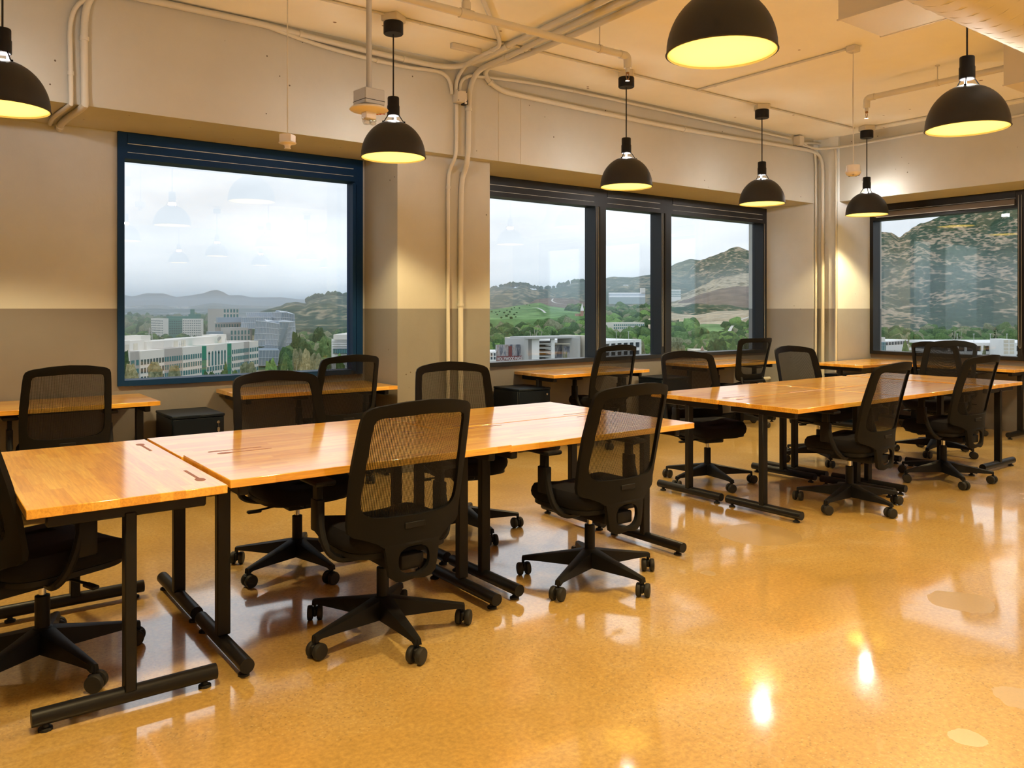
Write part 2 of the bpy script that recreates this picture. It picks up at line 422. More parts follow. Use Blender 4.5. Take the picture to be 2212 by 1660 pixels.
def desk(x0, x1, y0, y1, label, group=None, dz=0, back='+y', slots=True):
    """table standing on two T legs; back = side that carries the cable slots"""
    d = desk_meshes()
    lx, ly = x1 - x0, y1 - y0
    rot = {'+y': 0, '-y': PI, '+x': -PI / 2, '-x': PI / 2}[back]
    t = thing('desk', label, 'desk', ((x0 + x1) / 2, (y0 + y1) / 2, 0), rot, group)
    ll = lx if back[1] == 'y' else ly
    k = ll / 1.27
    tp = link('tabletop', d['top'], t, loc=(0, 0, dz)); tp.scale = (k, 1, 1)
    if slots:
        for s in (1, -1): link('cable_slot', d['slot', s], t, loc=(0, 0, dz))
    for s in (1, -1):
        x = s * (.635 * k - .07)
        lg = link('leg_frame', d['post'], t, loc=(x, 0, dz))
        link('top_bar', d['bar'], lg); ft = link('foot_tube', d['foot'], lg, loc=(0, 0, -dz))
        for g in (1, -1): link('levelling_glide', d['glide'], lg, loc=(0, g * .25, -dz))
    link('crossbeam', d['beam'], t, loc=(0, 0, dz))
    return t
Y1, Y2, Y3 = 2.955, 3.583, 4.213
desk(.30, .915, 2.925, 4.19, 'desk at the near left end of the first row, standing crosswise to the others', back='+x')
desk(.93, 2.198, 2.94, 3.565, 'front desk of the first row beside the crosswise one, top slightly raised', dz=.012)
desk(.93, 2.198, 3.587, 4.21, 'rear desk of the first row beside the crosswise one', back='-y')
desk(2.212, 3.48, Y1 + .02, 3.60, 'front desk at the right end of the first row, near the dark round tubes')
desk(2.212, 3.48, 3.605, 4.235, 'rear desk at the right end of the first row', back='-y')
desk(4.464, 5.735, 2.985, 3.612, 'front desk at the left end of the second row')
desk(4.464, 5.735, 3.616, 4.245, 'rear desk at the left end of the second row', back='-y')
desk(5.752, 7.02, 2.985, 3.612, 'second front desk of the second row, between two black mesh chairs')
desk(5.752, 7.02, 3.616, 4.245, 'second rear desk of the second row', back='-y')
desk(7.09, 7.715, 2.965, 4.235, 'desk at the far right end of the second row, standing crosswise', back='-x')
wy0, wy1 = 5.86, 6.475
desk(.10, 1.385, wy0, wy1, 'desk against the wall left of the large left window', back='+y', slots=False)
desk(1.94, 3.21, wy0, wy1, 'desk under the left window beside the column', slots=False)
desk(4.88, 6.17, 5.90, wy1, 'desk under the middle window, nearest to the column', slots=False)
desk(7.07, 8.40, 5.90, wy1, 'desk under the right end of the middle window', slots=False)
desk(8.46, 9.72, 4.87, 5.46, 'desk in the corner under the exposed conduits', slots=False)
desk(9.12, 9.745, 3.58, 4.85, 'desk under the right-hand window, against the right wall', back='+x', slots=False)

# ------------------------------------------------------------------ drawer pedestals
def pedestal(x0, x1, y0, y1, label, front='-y', keys=False, h=.60):
    t = thing('drawer_pedestal', label, 'cabinet', ((x0 + x1) / 2, (y0 + y1) / 2, 0), 0 if front == '-y' else -PI / 2)
    w2_, d2 = ((x1 - x0) / 2, (y1 - y0) / 2) if front == '-y' else ((y1 - y0) / 2, (x1 - x0) / 2)
    MB().rbox((-w2_, -d2 + .02, .05), (w2_, d2, h - .02), .004, 1).build('body', 'cabinet', t)
    MB().rbox((-w2_ - .003, -d2 - .004, h - .02), (w2_ + .003, d2 + .003, h), .004, 1).build('top', 'cabinet', t)
    zz = [(.06, .30), (.304, .44), (.444, h - .024)]
    for i, (a, c) in enumerate(zz):
        dr = MB().rbox((-w2_ + .003, -d2, a), (w2_ - .003, -d2 + .02, c), .003, 1).build('drawer', 'cabinet', t)
        if i == 2: MB().lathe([(.011, 0), (.011, -.008), (0.0, -.009)], 12, c=(w2_ - .045, -d2, h - .06), axis='y').build('lock', 'chrome', dr)
    for sx in (-1, 1):
        for sy in (-1, 1): MB().lathe([(.022, .05), (.024, .02), (.014, 0)], 8, c=(sx * (w2_ - .04), sy * (d2 - .05), 0)).build('foot', 'black', t)
    if keys:
        k = MB(); k.tube([(w2_ - .045, -d2 - .012, h - .06), (w2_ - .045, -d2 - .014, h - .10)], .003, 6)
        k.rbox((w2_ - .054, -d2 - .017, h - .125), (w2_ - .036, -d2 - .012, h - .098), .002, 1)
        k.tube([(w2_ - .045, -d2 - .014, h - .12), (w2_ - .046, -d2 - .014, h - .165)], .004, 6)
        tag(k.build('key_ring', 'chrome', None, loc=t.location), 'bunch of small keys hanging from the lock of the left pedestal', 'keys')
    return t
pedestal(1.49, 1.85, 5.975, 6.44, 'black drawer pedestal with keys in the lock, under the left window', keys=True)
pedestal(4.60, 4.98, 6.05, 6.46, 'black drawer pedestal right of the middle column')
pedestal(6.60, 7.02, 6.08, 6.46, 'black drawer pedestal between the two desks of the middle window')
pedestal(8.62, 9.02, 4.98, 5.42, 'black drawer pedestal below the corner desk')

# ------------------------------------------------------------------ chairs
def yb(u, z, W=.25):
    lean = -.245 - .20 * max(0, z - .52) - .10 * max(0, z - .52) ** 2 + (.0 if z > .5 else -.35 * (.5 - z) * (z - .30))
    return lean + .075 * (abs(u) / W) ** 2
def cast(outline, c, ang):
    d = Vector((math.cos(ang), math.sin(ang))); best = None
    n = len(outline)
    for i in range(n):
        a = Vector(outline[i]) - Vector(c); e = Vector(outline[(i + 1) % n]) - Vector(c) - a
        den = d.x * e.y - d.y * e.x
        if abs(den) < 1e-9: continue
        t = (a.x * e.y - a.y * e.x) / den; s = (a.x * d.y - a.y * d.x) / den
        if t > 0 and -1e-6 <= s <= 1 + 1e-6 and (best is None or t > best): best = t
    return (c[0] + d.x * best, c[1] + d.y * best)
def ring_solid(b, outer, inner, c, n, th, fy, mid=1):
    """plate between two outlines in (u,z), bent over the back curve, thickness th backwards"""
    angs = [2 * PI * k / n for k in range(n)]
    fr, bk = [], []
    for a in angs:
        o = Vector(cast(outer, c, a)); i = Vector(cast(inner, c, a)); fr.append([]); bk.append([])
        for k in range(mid + 2):
            p = i.lerp(o, k / (mid + 1)); e = .004 if k in (0, mid + 1) else 0
            fr[-1].append(b.bm.verts.new((p.x, fy(p.x, p.y) - e * .5, p.y))); bk[-1].append(b.bm.verts.new((p.x, fy(p.x, p.y) - th + e, p.y)))
    m = mid + 2
    for k in range(n):
        j = (k + 1) % n
        for q_ in range(m - 1):
            f = b.bm.faces.new((fr[k][q_], fr[k][q_ + 1], fr[j][q_ + 1], fr[j][q_])); f.smooth = True
            f = b.bm.faces.new((bk[k][q_], bk[j][q_], bk[j][q_ + 1], bk[k][q_ + 1])); f.smooth = True
        b.bm.faces.new((fr[k][-1], bk[k][-1], bk[j][-1], fr[j][-1])); b.bm.faces.new((fr[k][0], fr[j][0], bk[j][0], bk[k][0]))
def superell(a, b_, c, n=40, p=5):
    out = []
    for k in range(n):
        t = 2 * PI * k / n; cx, sx = math.cos(t), math.sin(t)
        out.append((c[0] + a * math.copysign(abs(cx) ** (2 / p), cx), c[1] + b_ * math.copysign(abs(sx) ** (2 / p), sx)))
    return out
_cm = {}
def chair_meshes():
    if _cm: return _cm
    # A: rounded back with a wide lower shell; B: straighter back with a low hinge
    half = [(.0, .43), (.125, .432), (.145, .448), (.19, .468), (.243, .482), (.251, .50), (.256, .64), (.255, .76), (.246, .90), (.240, .955), (.230, .976), (.205, .990), (.10, 1.008), (0, 1.014)]
    outer = half + [(-u, z) for u, z in half[::-1][1:-1]]
    inner = [(u * (1 - .05 * (z - .74) / .2), z + (.012 if z > .8 else 0) * (1 - abs(u) / .2)) for u, z in [a if a[1] > .75 else b_ for a, b_ in zip(superell(.211, .197, (0, .75), 64, p=20), superell(.211, .200, (0, .75), 64, p=6.5))]]
    b = MB(); ring_solid(b, outer, inner, (0, .742), 96, .026, yb)
    # lower fork with an oval opening
    forko = [(.140, .446), (.120, .42), (.112, .36), (.100, .30), (.05, .292), (0, .300), (-.05, .292), (-.100, .30), (-.112, .36), (-.120, .42), (-.140, .446), (0, .448)]
    ring_solid(b, forko, superell(.070, .056, (0, .374), 24, 2.6), (0, .374), 24, .026, yb)
    _cm['backA'] = b.mesh('back_frame', 'nylon')
    def net(inner, c, key):
        b = MB(); n = len(inner); rings = []
        for s in (1.02, .8, .55, .3, .08):
            rings.append([b.bm.verts.new((c[0] + (u - c[0]) * s, yb(c[0] + (u - c[0]) * s, c[1] + (z - c[1]) * s) - .006, c[1] + (z - c[1]) * s)) for u, z in inner])
        for A, B in zip(rings, rings[1:]):
            for k in range(n):
                f = b.bm.faces.new((A[k], A[(k + 1) % n], B[(k + 1) % n], B[k])); f.smooth = True
        b.bm.faces.new(rings[-1]); _cm[key] = b.mesh('mesh_back', 'net')
    net(inner, (0, .742), 'netA')
    halfB = [(.0, .54), (.17, .54), (.205, .56), (.215, .62), (.232, .80), (.245, .98), (.243, 1.02), (.20, 1.028), (0, 1.03)]
    outerB = halfB + [(-u, z) for u, z in halfB[::-1][1:-1]]
    innerB = [(u * (1 + .14 * (z - .8) / .2), z) for u, z in superell(.185, .18, (0, .80), p=9)]
    b = MB(); ring_solid(b, outerB, innerB, (0, .80), 56, .022, yb)
    for s in (1, -1):
        b.tube([(s * .15, yb(.15, .58) - .01, .58), (s * .17, -.29, .50), (s * .13, -.27, .40), (s * .06, -.17, .36)], .018, 8)
    b.rbox((-.16, -.30, .525), (.16, -.25, .555), .01, 2)
    _cm['backB'] = b.mesh('back_frame', 'nylon'); net(innerB, (0, .80), 'netB')
    b = MB(); b.rbox((-.045, -.006, -.012), (.045, .0, .012), .002, 1, Matrix.Translation((0, yb(0, .515) - .0235, .512)))
    _cm['badge'] = b.mesh('maker_plate', 'plastic')
    # seat cushion
    b = MB(); pl = superell(.245, .235, (0, .015), 40, 4.2); rows = []
    for z, s in ((.40, .86), (.405, .93), (.425, .985), (.445, 1.0), (.465, .985), (.478, .94), (.484, .85), (.487, .5)):
        rows.append([b.bm.verts.new((x * s, y * s, z - (.025 * max(0, (y - .15) / .1) ** 2 if y > .15 else 0) + (.008 * (x / .24) ** 2 if z > .47 else 0))) for x, y in pl])
    for A, B in zip(rows, rows[1:]):
        for k in range(40):
            f = b.bm.faces.new((A[k], A[(k + 1) % 40], B[(k + 1) % 40], B[k])); f.smooth = True
    b.bm.faces.new(rows[0][::-1]); b.bm.faces.new(rows[-1]); _cm['seat'] = b.mesh('seat', 'fabric')
    b = MB(); b.poly([(x * .93, y * .93) for x, y in pl], .02, z0=.383); b.poly([(x * .8, y * .8) for x, y in pl], .012, z0=.372)
    _cm['shell'] = b.mesh('seat_shell', 'plastic')
    b = MB(); b.rbox((-.085, -.20, .325), (.085, .10, .375), .012, 2); b.rbox((-.05, -.25, .33), (.05, -.17, .39), .01, 2); b.rbox((-.03, .08, .345), (.03, .17, .37), .006, 1)
    _cm['mech'] = b.mesh('tilt_mechanism', 'plastic')
    for s in (1, -1):
        b = MB(); b.tube([(s * .10, .03, .35), (s * .22, .05, .345), (s * .235, .05, .343)], .0055, 6); b.rbox((s * .23 - .02, .036, .334), (s * .30 - .02 if s > 0 else s * .30 + .02, .064, .348), .004, 1) if s > 0 else b.rbox((-.28, .036, .334), (-.21, .064, .348), .004, 1)
        _cm['lever', s] = b.mesh('lever', 'plastic')
        b = MB(); x = s * .285
        b.rbox((x - .017, -.025, .47), (x + .017, .045, .60), .007, 2); b.rbox((x - .012, -.015, .58), (x + .012, .035, .665), .005, 1)
        b.tube(smooth_path([(x, -.01, .575), (x + s * .004, -.025, .50), (x, -.06, .42), (s * .25, -.085, .375), (s * .16, -.06, .358), (s * .08, -.03, .355)], 2), .0155, 8)
        _cm['arm', s] = b.mesh('armrest', 'plastic')
        b = MB(); b.rbox((x - .045, -.075, .662), (x + .045, .165, .684), .01, 2); _cm['pad', s] = b.mesh('arm_pad', 'plastic')
    b = MB(); b.lathe([(.030, .065), (.038, .07), (.042, .12), (.034, .155), (.030, .158)], 20); _cm['hub'] = b.mesh('base_hub', 'plastic')
    b = MB(); b.lathe([(.026, .15), (.026, .275), (.018, .278)], 16); _cm['col'] = b.mesh('gas_column', 'plastic')
    b = MB(); b.lathe([(.013, .27), (.013, .345)], 12); _cm['piston'] = b.mesh('piston', 'chrome')
    b = MB()
    sec = [(.025, .038, .072, .156), (.12, .031, .074, .137), (.25, .023, .078, .113), (.325, .018, .078, .099), (.347, .016, .068, .094)]
    prev = None
    for r, hw, z0, z1 in sec:
        ring = [b.bm.verts.new(c) for c in ((r, -hw, z0), (r, hw, z0), (r, hw * .8, z1 - .004), (r, hw * .35, z1), (r, -hw * .35, z1), (r, -hw * .8, z1 - .004))]
        if prev:
            for k in range(6): b.bm.faces.new((prev[k], prev[(k + 1) % 6], ring[(k + 1) % 6], ring[k]))
        else: b.bm.faces.new(ring[::-1])
        prev = ring
    b.bm.faces.new(prev); _cm['spoke'] = b.mesh('spoke', 'plastic')
    b = MB(); b.lathe([(.007, .05), (.007, .09)], 8); b.rbox((-.008, -.024, .022), (.008, .020, .058), .004, 1); _cm['caster'] = b.mesh('caster', 'plastic')
    b = MB(); b.lathe([(0, -.001), (.022, -.001), (.030, .002), (.0322, .006), (.0322, .018), (.029, .023), (.021, .0245), (.0, .0245)], 24, axis='x'); _cm['wheel'] = b.mesh('wheel', 'rubber')
    return _cm
def chair(x, y, deg, base, label, kind='A', z_scale=1.0):
    c = chair_meshes()
    t = thing('task_chair', label, 'chair', (x, y, 0), math.radians(deg), None)
    bf = link('back_frame', c['back' + kind], t); link('maker_plate', c['badge'], bf)
    link('mesh_back', c['net' + kind], t)
    link('seat', c['seat'], t); link('seat_shell', c['shell'], t); link('tilt_mechanism', c['mech'], t)
    for s in (1, -1):
        a = link('armrest', c['arm', s], t); link('arm_pad', c['pad', s], a)
    link('lever', c['lever', 1], t)
    g = link('gas_column', c['col'], t); link('piston', c['piston'], g); link('base_hub', c['hub'], t)
    if z_scale != 1:
        for ch in t.children:
            if ch.name.split('.')[0] not in ('gas_column', 'base_hub'): ch.location.z = z_scale - 1
    for k in range(5):
        a = math.radians(base - deg + 72 * k)
        link('spoke', c['spoke'], t, rot=(0, 0, a))
        cs = link('caster', c['caster'], t, loc=(.342 * math.cos(a), .342 * math.sin(a), 0), rot=(0, 0, a + 2.1 * (k + 1) + base))
        for s in (1, -1):
            w_ = link('wheel', c['wheel'], cs, loc=(s * .0085, -.008, .0322)); w_.rotation_euler = (0, 0, 0 if s > 0 else PI)
    return t
chair(1.60, 3.05, 0, -167, 'nearest black mesh task chair, its back to the viewer, at the first row')
chair(2.75, 3.03, 0, -157.6, 'black mesh task chair at the front right of the first row of tables')
chair(1.64, 4.08, 180, -154.8, 'black mesh chair behind the first row, overlapping the sill of the left window')
chair(2.72, 4.14, 160, -95, 'black mesh chair behind the right end of the first row, by the middle column')
chair(.80, 5.96, 0, -20, 'black mesh chair at the wall desk left of the left window')
chair(.41, 3.52, -70, -69, 'black chair mostly under the crosswise desk, cut by the left frame edge')
chair(2.71, 5.99, 0, 12, 'black mesh chair at the desk under the left window, just left of the column')
chair(5.56, 6.0, -5, 30, 'black mesh chair at the desk under the left part of the middle window')
chair(7.72, 5.98, -10, 5, 'black chair with a straight square mesh back, under the middle window', kind='B')
chair(5.0, 4.15, 162, -109, 'black mesh chair behind the second row, padded seat visible under the table')
chair(6.55, 4.17, 168, -60, 'black mesh chair behind the middle of the second row, in front of the corner conduits')
chair(5.20, 3.08, 2, -174, 'black mesh chair at the front left of the second row, its back to the viewer')
chair(6.58, 3.10, -4, -132, 'black mesh chair at the front right of the second row')
chair(7.75, 3.72, 90, -94, 'black mesh chair at the far right end of the second row', z_scale=1.04)
chair(9.05, 4.22, -90, 10, 'black chair at the right wall desk, half hidden behind another chair back')

# ------------------------------------------------------------------ pendant lamps
def dome_profile(r, h, t):
    out = [(r * math.sin(PI / 2 * k / 14), h * math.cos(PI / 2 * k / 14)) for k in range(15)]
    out[0] = (.03, h); out = [(.001, h)] + out + [(r + .004, -.006), (r - .002, -.008)]
    inn = [((r - t) * math.sin(PI / 2 * k / 14), (h - t) * math.cos(PI / 2 * k / 14)) for k in range(14, -1, -1)]
    inn[-1] = (.001, h - t)
    return out + inn
_lm = {}
def lamp_meshes():
    b = MB(); b.rbox((-.065, -.065, CEIL - .055), (.065, .065, CEIL), .006, 1); _lm['mount'] = b.mesh('mounting_box', 'box')
    b = MB(); b.lathe([(.001, CEIL - .055), (.068, CEIL - .055), (.070, CEIL - .06), (.070, CEIL - .135), (.066, CEIL - .14), (.001, CEIL - .14)], 28); _lm['canopy'] = b.mesh('canopy', 'plastic')
    b = MB(); b.tube([(0, 0, CEIL - .14), (0, 0, 2.44 + .42)], .0055, 8); _lm['cord'] = b.mesh('cord', 'black')
    b = MB(); b.lathe([(.001, .435), (.012, .43), (.038, .424), (.041, .418), (.041, .365), (.044, .36), (.044, .292), (.038, .288), (.001, .30)], 24); _lm['socket'] = b.mesh('socket', 'plastic')
    b = MB(); b.lathe(dome_profile(.228, .255, .004), 48); _lm['dome'] = b.mesh('lamp_shade', 'shade')
    b = MB(); b.lathe([(.001, .018), (.2215, .018), (.2215, .016), (.001, .016)], 48); _lm['disc'] = b.mesh('diffuser', 'glow')
    b = MB(); b.lathe([(.2225, .0), (.229, -.004), (.2235, -.009), (.2225, 0)], 48); _lm['rim'] = b.mesh('rim', 'whitebox')
    b = MB(); b.lathe([(.009, .245), (.009, .252)], 10); b.tube([(.030, 0, .245), (.026, 0, .30)], .007, 8); _lm['stem'] = b.mesh('lamp_stem', 'graybox')
    b = MB()
    b.tube([(.038, 0, .30), (.082, 0, .235)], .0035, 6); b.lathe([(.001, .245), (.007, .243), (.007, .232), (.001, .23)], 8, c=(.086, 0, 0)); _lm['strut'] = b.mesh('strut', 'strut')
lamp_meshes()
def pendant(x, y, label, rz=0, canopy=True, z=2.44, group=None):
    t = thing('pendant_lamp', label, 'lamp', (x, y, 0), rz, group)
    if canopy: link('mounting_box', _lm['mount'], t); link('canopy', _lm['canopy'], t)
    link('cord', _lm['cord'], t); link('socket', _lm['socket'], t, loc=(0, 0, z))
    s = link('lamp_shade', _lm['dome'], t, loc=(0, 0, z)); link('rim', _lm['rim'], s)
    link('diffuser', _lm['disc'], t, loc=(0, 0, z)); link('lamp_stem', _lm['stem'], t, loc=(0, 0, z))
    for k in range(3): link('strut', _lm['strut'], t, loc=(0, 0, z), rot=(0, 0, .6 + k * 2 * PI / 3))
    ld = bpy.data.lights.new('bulb', 'SPOT'); ld.energy = LAMP_W; ld.color = LAMP_COL; ld.spot_size = math.radians(122); ld.spot_blend = .35
    ld.shadow_soft_size = .09
    lo = bpy.data.objects.new('bulb', ld); COL.objects.link(lo); lo.parent = t; lo.location = (0, 0, z - .02)
    ld = bpy.data.lights.new('bulb_neck', 'POINT'); ld.energy = TOP_W; ld.color = TOP_COL; ld.shadow_soft_size = .045
    lo = bpy.data.objects.new('bulb_neck', ld); COL.objects.link(lo); lo.parent = t; lo.location = (0, 0, z + .273)
    return t
LY = (5.12, 2.20, -.75, -3.7, -6.6); LX = (.41, 2.77, 5.08, 7.02, 8.80)
names = {(0, 0): 'black dome pendant cut by the left edge of the picture', (0, 1): 'black dome pendant in front of the left window and the strobe',
         (0, 2): 'black dome pendant in front of the middle window', (0, 3): 'black dome pendant above the right end of the middle window',
         (0, 4): 'smallest black dome pendant, in front of the corner', (1, 1): 'largest black dome pendant, cut by the top edge of the picture',
         (1, 2): 'large black dome pendant at the upper right below the air duct'}
for j, y in enumerate(LY):
    for i, x in enumerate(LX):
        if (j, i) == (1, 2): x, y2 = 5.07, 2.25
        elif j == 1 and i == 3: x, y2 = 8.1, 2.3
        elif (j, i) == (1, 4): continue
        else: y2 = y
        if (j, i) == (1, 1): x = 2.74
        if (j, i) == (0, 4): y2 = 5.0
        lb = names.get((j, i))
        pendant(x, y2, lb or 'black dome pendant lamp behind the viewer, seen only as a reflection in the windows', rz=.35 + .2 * i, group=None if lb else 'pendants behind the viewer',
                z=2.44)

# ------------------------------------------------------------------ conduits, pipes and boxes
def conduit(label, pts, r=.013, name='conduit', clamps=(), cat='conduit', mat='paintpipe', it=2, cdir=None):
    path = smooth_path(pts, it)
    o = tag(MB().tube(path, r, 10).build(name, mat), label, cat)
    for c_ in clamps:
        i = max(1, min(len(path) - 2, int(c_ * (len(path) - 1)))); d = (path[i + 1] - path[i - 1]).normalized()
        MB().tube([path[i] - d * .012, path[i] + d * .012], r * 1.28, 10).build('clamp', mat, o)
    return o
FB = BY - .022; FC = 5.90 - .022; ZC = CEIL - .03
# left drop from the ceiling to the wall below the soffit
def on(pl, *pp):
    out = [at(a, b_, y=pl) for a, b_ in pp]
    for v in out: v.z = min(v.z, CEIL - .035)
    return out
conduit('thin outer conduit dropping down the beam at the far left', on(FB, (560, 47), (330, -2), (235, -22), (170, 2), (150, 45), (152, 120), (154, 222)) + [at(153, 226, z=SOF - .015), at(112, 255, z=SOF - .015), at(108, 268, y=WY - .02)], .015, clamps=(.12, .6))
conduit('thicker inner conduit dropping down the beam at the far left', on(FB, (560, 26), (330, -22), (215, -35), (190, 0), (181, 50), (182, 140), (183, 222)) + [at(183, 230, z=SOF - .02), at(135, 262, z=SOF - .02), at(128, 278, y=WY - .02)], .023, clamps=(.5, .93))
conduit('upper thick conduit along the left beam, joining the ceiling bundle', on(FB, (560, 26), (700, 88), (905, 136)) + [at(965, 146, y=FB - .005), at(1008, 141, z=ZC), at(1066, 113, z=ZC), at(1150, 73, z=ZC), at(1500, -90, z=ZC)], .023, clamps=(.15, .30, .75))
conduit('lower conduit along the left beam, curving down into the junction box', on(FB, (560, 47), (700, 103), (880, 147), (942, 152), (968, 165), (976, 192), (976, 204)), .016, clamps=(.3,))
conduit('conduit rising from the junction box and turning sharply across the ceiling', on(FB, (984, 200), (986, 172), (1000, 148)) + [at(1012, 135, z=ZC - .02), at(1040, 119, z=ZC - .02), at(1068, 107, z=ZC - .02), at(1082, 97, z=ZC), at(1070, 62, z=ZC), at(1040, -6, z=ZC), at(1030, -40, z=ZC)], .016, clamps=(.55,))
conduit('middle thick conduit running from the column up into the ceiling bundle', [at(995, 985, y=FC), at(995, 600, y=FC), at(996, 395, y=FC), at(1003, 372, y=FC), at(1011, 345, y=FB), at(1012, 260, y=FB), at(1013, 200, y=FB), at(1022, 168, y=FB), at(1040, 146, z=ZC), at(1100, 122, z=ZC), at(1180, 80, z=ZC), at(1540, -90, z=ZC)], .023, clamps=(.12, .5, .8))
conduit('conduit leaving the junction box downwards and jogging onto the column', on(FB, (986, 226), (986, 300), (985, 338)) + [at(972, 365, y=FC), at(968, 385, y=FC), at(968, 500, y=FC), at(968, 985, y=FC)], .016, clamps=(.7,))
conduit('lowest thick conduit, swinging from the ceiling onto the right beam and down the corner', [at(1600, -90, z=ZC), at(1230, 80, z=ZC), at(1110, 130, z=ZC), at(1060, 140, z=ZC), at(1046, 156, y=FB), at(1054, 175, y=FB), at(1085, 198, y=FB), at(1130, 208, y=FB), at(1270, 238, y=FB), at(1500, 285, y=FB), at(1735, 322, y=FB), at(1766, 330, y=FB), at(1777, 350, x=9.042), at(1777, 400, x=9.042), at(1777, 600, x=9.042), at(1777, 890, x=9.042)], .023, clamps=(.1, .35, .6, .9))
conduit('thin upper conduit along the right beam, from the junction box to the small corner box', on(FB, (993, 203), (994, 180), (1004, 167), (1022, 163), (1180, 182), (1500, 254), (1708, 300)), .0145, clamps=(.4, .7))
conduit('thin conduit down the corner, left of the thick one', on(FB, (1728, 313), (1748, 318), (1760, 328), (1762, 350), (1762, 500), (1762, 895)), .0125, clamps=(.5,))
XC = 9.03 - .018
conduit('thin conduit down the right side of the corner', [at(1728, 309, y=FB), at(1790, 311, y=FB), at(1803, 318, x=XC), at(1806, 335, x=XC), at(1806, 400, x=XC), at(1806, 600, x=XC), at(1806, 890, x=XC)], .0145, clamps=(.4, .7))
conduit('thin conduit along the top of the right wall beam', [at(1728, 303, y=FB), (8.9, FB, CEIL - .14), (BX - .016, 5.45, CEIL - .14), (BX - .016, 4.9, CEIL - .13), (BX - .016, 0, CEIL - .12)], .0145, clamps=(.6,))
CY = 5.12
conduit('dark-shadowed ceiling conduit linking the pendant canopies', [(X0 + .3, CY, CEIL - .012), (0, CY, CEIL - .012), (4, CY, CEIL - .012), (8.75, CY, CEIL - .012)], .010, it=1, clamps=(.3, .5, .7))
conduit('short ceiling conduit from the canopy line to the hanging heat detector', [(6.02, CY - .01, CEIL - .012), (6.03, 4.3, CEIL - .012), (6.03, 3.6, CEIL - .012)], .010, it=1, clamps=(.3, .7))
conduit('ceiling conduit from the corner pendant to the right wall', [(8.85, 4.95, CEIL - .012), (8.85, 4.0, CEIL - .012), (8.86, 1.0, CEIL - .012)], .010, it=1)
# junction boxes
jb = thing('junction_box', 'square cream junction box on the beam above the middle column', 'box', at(988, 212, y=BY))
MB().rbox((-.05, -.075, -.05), (.05, 0, .05), .004, 1).build('body', 'box', jb); MB().rbox((-.047, -.08, -.047), (.047, -.075, .047), .002, 1).build('cover_plate', 'box', jb)
for sx in (-1, 1):
    for sz in (-1, 1): MB().lathe([(.004, 0), (.004, -.003)], 8, c=(sx * .039, -.08, sz * .039), axis='y').build('screw', 'black', jb)
sb = thing('sensor_box', 'tiny black and white sensor box hanging beside the junction box', 'sensor', at(1004, 222, y=BY - .05))
MB().rbox((-.02, -.03, -.022), (.014, .03, .022), .003, 1).build('body', 'black', sb); MB().box((-.021, -.032, -.018), (.002, -.03, .018)).build('white_label', 'whitebox', sb)
cb = thing('junction_box', 'small cream junction box near the room corner below the ceiling', 'box', at(1718, 306, y=BY))
MB().rbox((-.045, -.09, -.055), (.045, 0, .055), .004, 1).build('body', 'box', cb); MB().rbox((-.04, -.094, -.05), (.04, -.09, .05), .002, 1).build('cover_plate', 'box', cb)
# strut bracket
tag(MB().rbox((3.42, 5.36, CEIL - .045), (3.70, 5.40, CEIL - .001), .004, 1).build('strut_bracket', 'box'), 'short cream strut channel fixed to the ceiling beside the pipe bundle', 'bracket')

# sprinkler pipes
def sprinkler(label, path, r, hangers, risers=()):
    t = thing('sprinkler_pipe', label, 'pipe', path[0]); o = Vector(path[0])
    P_ = [Vector(p) - o for p in path]
    MB().tube(P_[:2], r, 14).build('pipe', 'paintpipe', t)
    e = P_[1]; d = (P_[1] - P_[0]).normalized()
    MB().tube(smooth_path([e - d * .03, e + d * .045, e + d * .05 + Vector((0, 0, -.05)), e + d * .05 + Vector((0, 0, -.09))], 2), r * 1.15, 14).build('elbow', 'paintpipe', t)
    q0 = e + d * .05
    MB().tube([q0 + Vector((0, 0, -.08)), q0 + Vector((0, 0, -.12))], r * .62, 10).build('nipple', 'paintpipe', t)
    hd = MB().lathe([(.012, -.12), (.014, -.135), (.006, -.138)], 10, c=q0).build('sprinkler_head', 'brass', t)
    b = MB()
    for s in (1, -1): b.tube([q0 + Vector((s * .01, 0, -.135)), q0 + Vector((s * .016, 0, -.155)), q0 + Vector((s * .004, 0, -.18))], .003, 6)
    b.lathe([(.002, -.18), (.017, -.182), (.017, -.185), (.002, -.185)], 12, c=q0); b.build('deflector', 'brass', hd)
    for s in hangers:
        p = P_[0].lerp(P_[1], s); z = CEIL - o.z
        h = MB(); h.tube([p + Vector((0, 0, r)), Vector((p.x, p.y, z))], .005, 6); h.tube([p - d * .012, p + d * .012], r * 1.18, 12); h.lathe([(.02, z - .006), (.02, z)], 10, c=(p.x, p.y, 0))
        h.build('hanger', 'box', t)
    for s in risers:
        p = P_[0].lerp(P_[1], s); z = CEIL - o.z
        h = MB(); h.tube([p, Vector((p.x, p.y, z - .02))], r * .9, 12); h.tube([p - d * .05, p + d * .05], r * 1.2, 12); h.tube([p + Vector((0, 0, r)), p + Vector((0, 0, r + .05))], r * 1.15, 12)
        h.build('tee_fitting', 'paintpipe', t)
sprinkler('cream sprinkler pipe crossing under the ceiling toward the middle pendant', [(-1.0, 4.34, 3.25), (4.27, 4.34, 3.25)], .026, (.985 * .97,), (.735,))
sprinkler('cream sprinkler pipe at the upper right, ending above the right-hand window', [(7.09, .5, 3.30), (7.09, 3.98, 3.30)], .026, (.83, .3))
